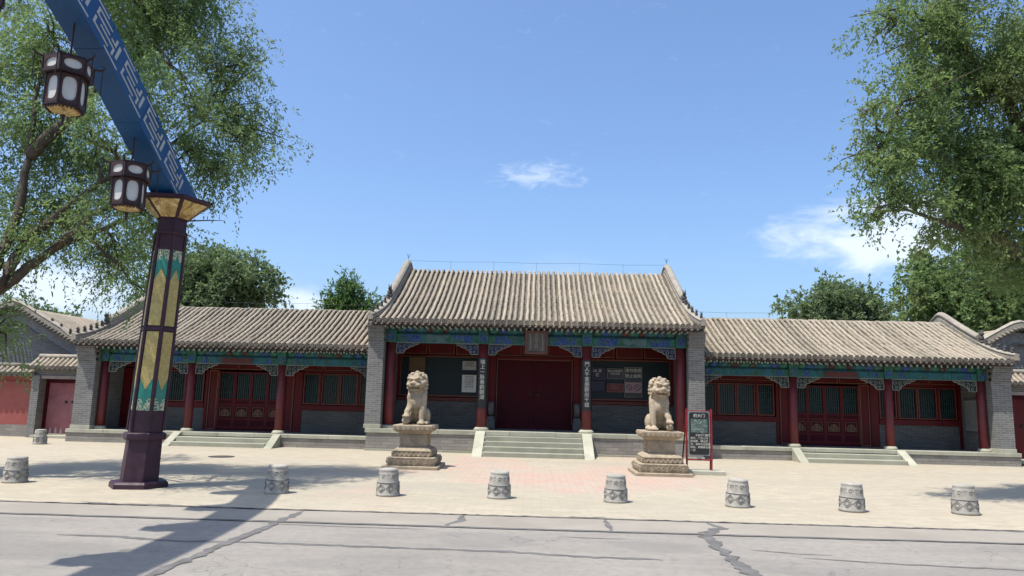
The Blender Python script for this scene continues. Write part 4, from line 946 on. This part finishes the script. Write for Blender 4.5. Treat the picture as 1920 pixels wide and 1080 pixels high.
def arch_pillar(root, px, py, sy):
    """hexagonal pillar; all coordinates local to the arch"""
    P = lambda mb, name, m, bev=0: mb.tf(lambda p: Vector((p.x+px, p.y*sy+py, p.z))).build(name, m, root, bevel=bev)
    P(hexloft(MB(), [(.51, 0), (.51, .085), (.48, .12)], LEAN), 'base_slab', PURPLE)
    P(hexloft(MB(), [(.335, .121), (.315, .84)], LEAN), 'plinth', PURPLE)
    P(hexloft(MB(), [(.36, .841), (.375, .87), (.375, .95), (.345, .97)], LEAN), 'collar', PURPLE)
    RS = lambda z: .304-.010*(z-.97)
    sh = P(hexloft(MB(), [(RS(.971), .971), (RS(4.9), 4.9)], LEAN), 'shaft', PURPLE)
    P(hexloft(MB(), [(RS(4.6)+.03, 4.60), (RS(4.6)+.045, 4.63), (RS(4.6)+.03, 4.66)], LEAN), 'ring', PURPLE)
    ap = math.cos(math.pi/6)
    for k in range(6):
        a = HN+k*math.pi/3; nx, ny = math.cos(a), math.sin(a); tx, ty = -ny, nx
        def q(u, z, e): r = RS(z)*ap+e; w = u*RS(z)*.5; return (nx*r+tx*w+LEAN*z, ny*r+ty*w, z)
        def plate(name, pts, e, m, par=sh):
            return P(MB().loft([[q(u, z, -.004) for u, z in pts], [q(u, z, e) for u, z in pts]]), name, m) if par is None else MB().loft([[q(u, z, -.004) for u, z in pts], [q(u, z, e) for u, z in pts]]).tf(lambda p: Vector((p.x+px, p.y*sy+py, p.z))).build(name, m, par)
        U = .74
        for lo, hi, flip in ((1.36, 2.80, 1), (2.87, 4.30, 0)):
            zz = (lambda f: lo+(hi-lo)*f) if flip else (lambda f: hi-(hi-lo)*f)
            # f = 0 at the outer end of the panel, 1 at the middle rail
            plate('filigree_panel', [(-U, zz(.0)), (U, zz(.0)), (U, zz(.22)), (-U, zz(.22))], .006, MATS['filigree_panel'])
            plate('green_chevron', [(-U, zz(.16)), (-.25, zz(.13)), (0, zz(.04)), (.25, zz(.13)), (U, zz(.16)), (U, zz(.40)), (0, zz(.24)), (-U, zz(.40))], .010, MATS['green_panel'])
            plate('gold_panel', [(-U, zz(.40)), (0, zz(.25)), (U, zz(.40)), (U, zz(.985)), (-U, zz(.985))], .014, MATS['gold_panel'])
        plate('middle_rail', [(-1, 2.80), (1, 2.80), (1, 2.86), (-1, 2.86)], .022, PURPLE)
    for k in range(6):
        a = HN+math.pi/6+k*math.pi/3
        MB().tube([(px+LEAN*z+(RS(z)+.004)*math.cos(a), py+sy*(RS(z)+.004)*math.sin(a), z) for z in (1.0, 2.8, 4.59)], .03, 6).build('corner_bar', PURPLE, sh)
    cap = P(hexloft(MB(), [(.29, 4.901), (.63, 5.22), (.69, 5.23), (.69, 5.275), (.40, 5.29)], LEAN), 'capital', PURPLE)
    for k in range(6):
        a0, a1 = HN-math.pi/6+k*math.pi/3, HN+math.pi/6+k*math.pi/3
        def c(a, R, z): return Vector((R*math.cos(a)+LEAN*z, R*math.sin(a), z))
        A, B, C_, D = c(a0, .300, 4.925), c(a1, .300, 4.925), c(a1, .615, 5.20), c(a0, .615, 5.20); n = (B-A).cross(D-A).normalized()*.012
        quad = [A.lerp(B, .1), A.lerp(B, .9), D.lerp(C_, .93), D.lerp(C_, .07)]
        if n.dot(Vector((math.cos((a0+a1)/2), math.sin((a0+a1)/2), 0))) < 0: n = -n
        MB().loft([[v-n*.3 for v in quad], [v+n for v in quad]]).tf(lambda p: Vector((p.x+px, p.y*sy+py, p.z))).build('amber_pane', MATS['amber_marble'], cap)
ARCH = thing('lantern_arch', 'tall blue arch beam with white fret pattern on a painted hexagonal pillar', 'arch', (-7.06, 13.38, 0))
arch_pillar(ARCH, 0, 0, 1)
YM = 4.3                                  # middle of the road, the arch mirrors here
arch_pillar(ARCH, 0, 2*(YM-13.38), -1)
ctrl = [(-6.90, 13.56, 4.98), (-6.89, 12.95, 5.29), (-6.86, 11.77, 5.95), (-6.78, 9.79, 6.95), (-6.76, 8.0, 7.58), (-6.76, 6.0, 7.98), (-6.76, 4.3, 8.08)]
ctrl = ctrl+[(x, 2*YM-y, z) for x, y, z in reversed(ctrl[:-1])]
cp = np.array(ctrl)
def catmull(P, n=8):
    out = []
    for i in range(len(P)-1):
        p0, p1, p2, p3 = P[max(i-1, 0)], P[i], P[i+1], P[min(i+2, len(P)-1)]
        for t in np.linspace(0, 1, n, endpoint=False): out.append(.5*(2*p1+(p2-p0)*t+(2*p0-5*p1+4*p2-p3)*t*t+(3*p1-p0-3*p2+p3)*t**3))
    out.append(P[-1]); return np.array(out)
path = catmull(cp)-np.array((-7.06, 13.38, 0))
seg = np.r_[0, np.cumsum(np.linalg.norm(np.diff(path, axis=0), axis=1))]
def frame(s):
    p = Vector([np.interp(s, seg, path[:, k]) for k in range(3)]); q = Vector([np.interp(min(s+.1, seg[-1]), seg, path[:, k]) for k in range(3)]); r = Vector([np.interp(max(s-.1, 0), seg, path[:, k]) for k in range(3)])
    t = (q-r).normalized(); n = Vector((1, 0, 0)).cross(t); n = -n if n.z < 0 else n; return p, t, n.normalized()
BW, BH = .44, .56
rings = []
for s in np.linspace(0, seg[-1], 90):
    p, t, n = frame(s); x = Vector((1, 0, 0))
    rings.append([p-x*BW/2, p+x*BW/2, p+x*BW/2+n*BH, p-x*BW/2+n*BH])
beam = MB().loft(rings).build('beam', BLUE, ARCH)
for s in np.arange(.9, seg[-1]-.5, 1.45):
    sm = MB()
    for ds in (-.012, .012):
        p, t_, n = frame(s+ds); x = Vector((1, 0, 0)); o = [p-x*(BW/2+.005)-n*.005, p+x*(BW/2+.005)-n*.005, p+x*(BW/2+.005)+n*(BH+.005), p-x*(BW/2+.005)+n*(BH+.005)]
        sm.v += [tuple(q) for q in o]
    for j in range(4): sm.f.append((j, (j+1) % 4, 4+(j+1) % 4, 4+j)); sm.m.append(0)
    sm.build('seam_strip', BLUE, beam)
def fret_piece(s0, s1, v0, v1, side):
    b = MB(); k = max(2, int((s1-s0)/.12)+1); rg = []
    for s in np.linspace(s0, s1, k):
        p, t, n = frame(s); xo = Vector((side*(BW/2), 0, 0)); e = Vector((side*.006, 0, 0))
        rg.append([p+xo+n*BH*v0-e*.5, p+xo+n*BH*v1-e*.5, p+xo+n*BH*v1+e, p+xo+n*BH*v0+e])
    return b.loft(rg).build('fret_stroke', FRET, beam)
UN = .95; w = .055
for side in (1, -1):
    s0 = .62
    while s0 < (seg[-1]-.9 if side > 0 else 4):
        for a, c, v0, v1 in ((.0, .07, .30, .74), (.13, .185, .22, .455), (.13, .185, .545, .78), (.185, .30, .545, .60), (.185, .62, .40, .455), (.30, .80, .22, .275), (.36, .74, .545, .60), (.745, .80, .275, .455), (.745, .80, .545, .78), (.34, .745, .725, .78), (-.10, .38, .09, .14), (.52, .98, .87, .92)):
            fret_piece(s0+a*UN, s0+c*UN, v0, v1, side)
        s0 += UN
LATTICE = plain('lantern_frame', (.028, .013, .014), .55, .3, 8, .05, 40)
LFRET = plain('lantern_fret', (.055, .028, .026), .6, .3, 20, .1, 60)
def lantern():
    t = thing('palace_lantern', '', 'lantern'); hx = lambda R, k: (R*math.cos(math.radians(-76+60*k)), R*math.sin(math.radians(-76+60*k)))
    MB().tube([(0, 0, .18), (0, 0, -.46)], .014, 6).build('hanging_rod', LATTICE, t)
    def hexring(name, R, z0, z1, m=LATTICE): return MB().loft([[(*hx(r, k), z) for k in range(6)] for r, z in ((R, z0), (R, z1))]).build(name, m, t)
    hexring('top_plate', .30, -.50, -.46); hexring('shoulder', .34, -.735, -.70); hexring('bottom_plate', .27, -1.20, -1.17)
    MB().loft([[(*hx(r, k), z) for k in range(6)] for r, z in ((.10, -1.245), (.20, -1.235), (.225, -1.205))]).build('base', MATS['amber_marble'], t)
    MB().tube([(0, 0, -1.28), (0, 0, -1.42)], [.03, .012], 6).build('tassel', LATTICE, t)
    for R, z0, z1, nm in ((.315, -.70, -.50, 'upper_panel'), (.255, -1.17, -.735, 'body_panel')):
        for k in range(6):
            A, B = Vector((*hx(R, k), 0)), Vector((*hx(R, k+1), 0)); mid = (A+B)/2; n = mid.normalized()
            f = MB(); P_ = lambda u, v, e: A.lerp(B, u)+Vector((0, 0, z0+(z1-z0)*v))+n*e
            sq = lambda v, e: math.copysign(abs(v)**e, v); ex = .9 if nm == 'upper_panel' else .68
            oct_ = [(.5+.36*sq(math.cos(a), ex), .5+(.35 if nm == 'upper_panel' else .40)*sq(math.sin(a), ex)) for a in np.linspace(0, 2*math.pi, 16, endpoint=False)]
            # fretwork plate with an oval opening
            per = []
            for a in np.linspace(0, 2*math.pi, 16, endpoint=False):
                c, s_ = math.cos(a), math.sin(a); m_ = max(abs(c), abs(s_)); per.append((.5+.47*c/m_, .5+.485*s_/m_))
            for e0, e1 in ((-.004, .006),):
                ro = [[P_(*per[i], e) for e in (e0, e1)] for i in range(16)]; ri = [[P_(*oct_[i], e) for e in (e0, e1)] for i in range(16)]
                for i in range(16):
                    j = (i+1) % 16
                    f.poly([ro[i][1], ro[j][1], ri[j][1], ri[i][1]]); f.poly([ro[i][0], ri[i][0], ri[j][0], ro[j][0]]); f.poly([ri[i][1], ri[j][1], ri[j][0], ri[i][0]])
            pn = f.build(nm, LFRET, t)
            MB().loft([[P_(u, v, e) for u, v in ((.03, .02), (.97, .02), (.97, .98), (.03, .98))] for e in (-.02, -.012)]).build('pane', MATS['lantern_glass'], pn)
            MB().tube([A+Vector((0, 0, z0)), A+Vector((0, 0, z1))], .02, 6).build('corner_post', LATTICE, t)
    for k in range(6):
        d = Vector((*hx(1, k), 0)); MB().tube([d*.30+Vector((0, 0, -.50)), d*.40+Vector((0, 0, -.49)), d*.46+Vector((0, 0, -.44)), d*.43+Vector((0, 0, -.41))], [.016, .018, .014, .008], 6).build('dragon_arm', LATTICE, t)
        MB().tube([d*.43+Vector((0, 0, -.45)), d*.43+Vector((0, 0, -.86))], .008, 5).build('cord', LATTICE, t)
        g = MB()
        A, B = Vector((*hx(.245, k), 0)), Vector((*hx(.245, k+1), 0))
        for q in range(5): c = A.lerp(B, (q+.5)/5); g.tube([c+Vector((0, 0, -1.20)), c+Vector((0, 0, -1.235))], .014, 5)
        g.build('fringe', LFRET, t)
    return t
LAN = lantern()
for i, (x, y, z, lab) in enumerate(((-6.86, 11.77, 5.93, 'dark hexagonal palace lantern hanging just left of the amber capital'), (-6.77, 9.79, 6.84, 'dark hexagonal palace lantern hanging high at the top left'),
                                    (-6.76, 8.0, 7.47, 'dark palace lantern above the view, third along the arch from the pillar'), (-6.76, 6.0, 7.87, 'dark palace lantern above the view, fourth along the arch from the pillar'))):
    o = LAN if i == 0 else copy_tree(LAN)
    o.location = (x, y, z); tag(o, lab, 'lantern', 'lanterns hung from the blue arch')

# ---------------------------------------------------------------- trees
def leaf_mat(name, c1, c2, c3):
    t = NT(name); g = t.n('ShaderNodeNewGeometry'); r = g.outputs['Random Per Island']
    col = t.mix(r, c1, c2); col = t.mix(t.rng(t.noise(g.outputs['Position'], .55, 4, .6), .48, .68, 0, .7), col, c3)
    d = t.n('ShaderNodeBsdfDiffuse'); tr = t.n('ShaderNodeBsdfTranslucent')
    t.lk(col, d.inputs[0]); t.lk(t.mix(.5, col, (.26, .36, .10)), tr.inputs[0])
    m1 = t.n('ShaderNodeMixShader'); m1.inputs[0].default_value = .5; t.lk(d.outputs[0], m1.inputs[1]); t.lk(tr.outputs[0], m1.inputs[2])
    t.lk(m1.outputs[0], t.N['Material Output'].inputs[0]); return t.m
LEAF_A = leaf_mat('willow_leaf', (.115, .185, .080), (.215, .30, .140), (.20, .245, .105))
LEAF_B = leaf_mat('elm_leaf', (.115, .185, .072), (.215, .29, .125), (.26, .235, .11))
LEAF_C = leaf_mat('far_leaf', (.110, .155, .092), (.185, .235, .140), (.15, .195, .11))
LEAF_D = leaf_mat('cypress_leaf', (.035, .090, .036), (.07, .14, .05), (.05, .12, .045))
BARK = plain('bark', (.085, .068, .052), .95, .35, 6, .8, 30, dirt=(.14, .115, .085))
def leaves_mesh(name, blobs, dens, per_clump, per_spray, ll, lw, droop, m, spread=.34, slen=.5, edge=.45, blen=1.0):
    V = []
    for bx in blobs:
        c, r = np.array(bx[:3]), np.array(bx[3:]); vol = 4.19*r.prod()
        n = max(4, int(dens*vol))
        d = RNG.normal(size=(n, 3)); d /= np.linalg.norm(d, axis=1)[:, None]
        sc = c+d*r*(RNG.random((n, 1))**edge)
        bd = (sc-c)/r; bd /= np.linalg.norm(bd, axis=1)[:, None]+1e-6; bd = bd*.7+RNG.normal(size=bd.shape)*.5; bd[:, 2] -= droop*.6; bd /= np.linalg.norm(bd, axis=1)[:, None]
        along = RNG.uniform(-.6, .6, (n*per_clump, 1))*blen
        st = np.repeat(sc, per_clump, 0)+np.repeat(bd, per_clump, 0)*along+RNG.normal(size=(n*per_clump, 3))*spread*np.array((1, 1, .8))
        dd = np.repeat(bd, per_clump, 0)*.55+RNG.normal(size=st.shape)*.6; dd /= np.linalg.norm(dd, axis=1)[:, None]
        L = slen*RNG.uniform(.5, 1.3, (len(st), 1))
        k = per_spray; tt = np.tile((np.arange(k)+.5)/k, len(st))[:, None]
        S0, D0, LL = np.repeat(st, k, 0), np.repeat(dd, k, 0), np.repeat(L, k, 0)
        p = S0+D0*LL*tt; p[:, 2:] -= droop*LL*tt*tt
        p += RNG.normal(size=p.shape)*.025
        ta = D0.copy(); ta[:, 2:] -= 2*droop*tt; ta += RNG.normal(size=p.shape)*.65; ta /= np.linalg.norm(ta, axis=1)[:, None]
        wd = np.cross(ta, RNG.normal(size=p.shape)); wd /= np.linalg.norm(wd, axis=1)[:, None]
        s = RNG.uniform(.5, 1.4, (len(p), 1)); a, w_ = ta*ll*s, wd*lw*s*.5
        V.append(np.stack([p, p+a*.45+w_, p+a, p+a*.45-w_], 1))
    V = np.concatenate(V).reshape(-1, 3); nf = len(V)//4
    me = bpy.data.meshes.new(name); me.vertices.add(len(V)); me.vertices.foreach_set('co', V.astype(np.float32).ravel())
    me.loops.add(len(V)); me.loops.foreach_set('vertex_index', np.arange(len(V), dtype=np.int32))
    me.polygons.add(nf); me.polygons.foreach_set('loop_start', np.arange(0, len(V), 4, dtype=np.int32)); me.polygons.foreach_set('loop_total', np.full(nf, 4, np.int32))
    me.materials.append(m); me.update(); me.validate(); return me
def wobble(a, b, n, amp, sag=0):
    a, b = Vector(a), Vector(b); o = []
    for i in range(n+1):
        f = i/n; p = a.lerp(b, f); e = 4*f*(1-f)
        p += Vector((random.uniform(-1, 1), random.uniform(-1, 1), random.uniform(-1, 1)))*amp*e*(b-a).length+Vector((0, 0, sag*e)); o.append(p)
    return o
def tree(name, label, cat, base, trunk, limbs, blobs, lm, group=None, r0=.3, twigs=5, **kw):
    t = thing(name, label, cat, base, 0, group); B = Vector(base); b = MB()
    tp = [Vector(p) for p in trunk]; b.tube(tp, [r0*(1-.45*i/max(1, len(tp)-1)) for i in range(len(tp))], 10)
    nodes = [(p, r0*.5) for p in tp[1:]]
    for l in limbs:
        pts = []
        for a, c in zip(l, l[1:]): pts += wobble(a, c, 3, .03)[:-1]
        pts.append(Vector(l[-1])); n = len(pts); rr = [max(.022, r0*.5*(1-i/n)**.8) for i in range(n)]
        b.tube(pts, rr, 7); nodes += list(zip(pts[1:], rr[1:]))
    for bx in blobs:
        c = Vector(bx[:3]); p, r = min(nodes, key=lambda q: (q[0]-c).length+.4*max(0, q[0].z-c.z))
        pts = wobble(p, c, 4, .05, .1); r = min(r, .09); b.tube(pts, [r*(1-.65*i/4) for i in range(5)], 6)
        for k in range(twigs):
            q = c+Vector((random.gauss(0, .55)*bx[3], random.gauss(0, .55)*bx[4], random.gauss(0, .55)*bx[5])); f = random.choice(pts[1:]); b.tube(wobble(f, q, 3, .06, .05), [.028, .02, .013, .006], 4)
    b.tf(lambda p: p-B).build('trunk', BARK, t, smooth=True)
    me = leaves_mesh('crown', [(q[0]-B.x, q[1]-B.y, q[2]-B.z, *q[3:]) for q in blobs], m=lm, **kw); o = put('crown', me, t); o['kind'] = 'stuff'
    return t
LEFT = [(-6.78,13.67,7.28,0.51,0.59,0.41),(-6.91,12.90,7.72,0.52,0.61,0.43),(-7.11,12.56,6.79,0.50,0.64,0.50),(-7.00,15.04,6.35,0.56,0.58,0.35),(-7.78,12.73,4.95,0.60,0.63,0.39),(-8.36,12.47,6.62,0.59,0.69,0.50),(-10.23,13.83,8.89,0.56,0.65,0.46),(-6.04,14.45,6.68,0.39,0.49,0.39),(-8.13,12.47,9.46,0.75,0.91,0.67),(-8.09,15.04,9.65,0.96,1.10,0.75),(-6.74,14.62,8.58,0.78,0.81,0.49),(-6.50,14.79,7.58,0.74,0.86,0.60),(-7.29,15.04,6.77,0.80,0.87,0.56),(-8.44,13.76,8.90,0.83,1.00,0.74),(-10.91,14.85,8.58,0.79,1.06,0.85),(-10.85,14.79,6.99,0.84,1.08,0.84),(-9.85,15.30,6.70,0.82,0.98,0.72),(-10.12,14.85,5.37,1.04,1.09,0.65),(-10.22,13.95,4.49,0.47,0.66,0.56),(-9.29,15.75,4.64,0.79,0.81,0.48),(-7.90,14.62,5.12,0.74,0.81,0.54),(-8.52,15.05,3.95,0.50,0.54,0.36),(-7.87,14.62,10.73,1.08,1.26,0.88),(-9.51,14.40,10.71,1.06,1.23,0.87),(-12.96,14.79,8.66,1.09,1.33,1.00),(-12.38,14.40,6.01,1.06,1.36,1.06),(-11.56,13.95,3.61,0.84,1.01,0.75),(-10.67,14.50,2.79,0.27,0.55,0.59),(-6.11,15.05,7.20,0.40,0.54,0.46),(-6.54,15.05,8.98,0.46,0.54,0.40),(-13.09,16.70,11.13,0.67,0.71,0.45)]
tree('willow_tree', 'large feathery willow behind the painted pillar at the left', 'tree', (-11.70, 13.73, 0.00), [(-11.70, 13.73, -0.10), (-11.62, 13.73, 1.20), (-11.35, 13.73, 2.49), (-10.91, 13.64, 3.11)],
     [[(-11.00, 13.64, 3.02), (-10.25, 13.64, 3.64), (-10.03, 13.82, 4.57), (-9.58, 14.08, 5.18), (-9.06, 14.52, 5.99), (-8.10, 14.87, 6.72), (-7.22, 14.96, 7.51)], [(-10.91, 13.64, 3.11), (-10.34, 13.64, 4.08), (-10.15, 13.73, 5.13), (-10.20, 13.90, 6.28), (-10.38, 14.08, 7.60), (-10.21, 14.26, 8.92)],
      [(-10.82, 13.64, 3.20), (-10.12, 13.82, 3.81), (-9.59, 14.08, 4.47), (-9.06, 14.78, 5.04), (-8.18, 14.96, 5.57)], [(-10.21, 13.90, 6.28), (-9.24, 14.17, 7.77), (-8.10, 14.52, 9.18), (-8.01, 14.87, 10.76)], [(-11.09, 13.73, 2.84), (-11.70, 13.82, 4.78), (-12.06, 13.90, 6.80), (-11.97, 13.73, 8.30)]],
     LEFT, LEAF_A, r0=.25, twigs=7, dens=10.5, per_clump=23, per_spray=14, ll=.080, lw=.028, droop=.55, spread=.15, slen=.40, edge=.5, blen=1.1)
RIGHT = [(8.32,14.50,9.49, 1.03,0.95,0.87),(7.20,14.20,9.44, 0.58,0.56,0.53),(9.42,15.00,8.63, 1.23,1.23,1.23),(7.45,14.30,8.29, 0.69,0.64,0.59),(6.54,14.00,7.58, 0.52,0.43,0.33),(7.35,14.60,6.82, 0.87,0.76,0.65),(6.57,14.20,6.45, 0.44,0.49,0.53),(8.63,15.00,6.74, 1.12,1.01,0.90),(9.76,15.20,6.36, 1.02,1.13,1.25),(7.40,14.50,5.68, 0.65,0.50,0.35),(6.53,14.10,5.50, 0.34,0.29,0.25),(9.33,15.20,5.2, 0.68,0.7,0.7),(8.59,14.80,11.18, 1.21,1.05,0.88),(11.12,15.00,9.24, 1.23,1.29,1.34),(11.06,15.20,6.96, 1.25,1.36,1.47),(11.55,15.50,5.6, 1.1,1.1,.9),(9.7,15.8,5.8,.8,.8,.6),(9.75,15.5,4.45,.42,.5,.5),(10.5,15.6,4.5,.6,.6,.6),(6.9,14.3,5.9,.45,.45,.4),(7.9,14.6,7.6,.7,.7,.6),(8.67,15.00,5.72, 0.67,0.56,0.45)]
tree('elm_tree', 'large leafy tree filling the upper right corner', 'tree', (12.6, 15.4, 0), [(12.6, 15.4, -.1), (12.5, 15.4, 1.5), (12.2, 15.3, 3.2), (11.7, 15.2, 4.6)],
     [[(11.8, 15.2, 4.4), (10.6, 15.1, 5.6), (9.2, 14.9, 6.4), (7.6, 14.6, 6.9), (6.7, 14.2, 7.2)], [(11.7, 15.2, 4.6), (10.6, 15.1, 6.6), (9.4, 14.9, 8.6), (8.4, 14.6, 9.6), (7.3, 14.3, 9.8)], [(11.9, 15.2, 4.2), (10.4, 15.3, 4.9), (9, 15, 5.3), (7.6, 14.6, 5.6)], [(11.7, 15.2, 4.6), (11.3, 15.1, 7), (11, 15, 9.2)]],
     RIGHT, LEAF_B, r0=.36, twigs=7, dens=10, per_clump=23, per_spray=14, ll=.075, lw=.034, droop=.35, spread=.14, slen=.34, edge=.5, blen=.9)
BG = dict(twigs=2, dens=2.6, per_clump=18, per_spray=9, ll=.19, lw=.11, droop=.15, spread=.24, slen=.5, blen=1.1, edge=.5)
T1 = [(-17.80,42.00,8.41, 2.51,2.00,1.50),(-20.20,42.00,8.68, 1.88,1.64,1.41),(-16.20,42.50,7.73, 1.43,1.19,0.95),(-19.09,43.00,9.21, 1.60,1.36,1.12),(-21.89,43.00,7.85, 1.92,1.76,1.60),(-19,42.5,6.5,3.2,2,1.4)]
T2 = [(-12.04,46.00,7.9, 1.1,.9,0.7),(-11.91,46.00,8.7, 0.45,0.45,0.6),(-13.03,46.00,7.35, .8,0.7,0.45),(-10.64,46.00,7.4, 0.7,0.6,0.45),(-12,46,6.6,1.7,1.2,.8)]
T3 = [(15.60,42.00,7.36, 1.72,1.33,0.94),(18.01,42.00,7.87, 1.88,1.41,0.94),(19.46,42.00,7.14, 1.41,1.21,1.00),(17.13,42.00,8.22, 1.25,0.94,0.63),(14.98,42.00,6.89, 1.25,0.94,0.63),(17.2,42,6.2,3,1.6,1)]
T4 = [(22.2,37.5,9.3,1.4,1.3,1.2),(24.2,38,8.2,1.5,1.5,1.5),(19.62,37.00,8.56, 1.38,1.38,1.38),(20.59,37.00,7.23, 1.93,1.72,1.52),(19.02,37.00,7.20, 0.97,1.17,1.38),(22.75,38.00,7.41, 1.70,1.70,1.70),(20.6,37,5.6,2.4,1.8,1.2)]
T5 = [(21.6,39.00,6.2, 1.7,1.60,1.72),(24.4,39.00,7.9, 1.7,1.48,1.6),(24.2,39,5.6,2,1.6,1.4)]
T6 = [(-30.89,45.00,6.36, 1.34,0.91,0.47),(-29.18,45.00,6.26, 1.01,0.67,0.34),(-32.29,45.00,6.60, 1.34,0.97,0.60),(-31,45,5.4,2.4,1.4,.8)]
def bg_tree(name, label, blobs, lm, **kw):
    c = np.mean([q[:3] for q in blobs], 0); b = (c[0], c[1], 0); a = dict(BG); a.update(kw)
    tree(name, label, 'tree', b, [(c[0], c[1], -.1), (c[0]+.1, c[1], 2.5), (c[0], c[1], c[2]-1)], [], blobs, lm, 'trees behind the halls', .22, **a)
bg_tree('leafy_tree', 'broad round-topped tree behind the left hall beside the pillar', T1, LEAF_C)
bg_tree('cypress_tree', 'small dark evergreen behind the left hall, next to the central roof', T2, LEAF_D, droop=-.25, ll=.24, lw=.07, spread=.16, dens=7, blen=.7)
bg_tree('leafy_tree', 'low wide tree behind the right hall roof', T3, LEAF_C)
bg_tree('leafy_tree', 'taller tree behind the outer end of the right hall', T4, LEAF_B, dens=2.0)
bg_tree('leafy_tree', 'tree behind the right gable house under the big corner tree', T5, LEAF_B)
bg_tree('leafy_tree', 'distant tree tops just above the left gable house roof', T6, LEAF_C)
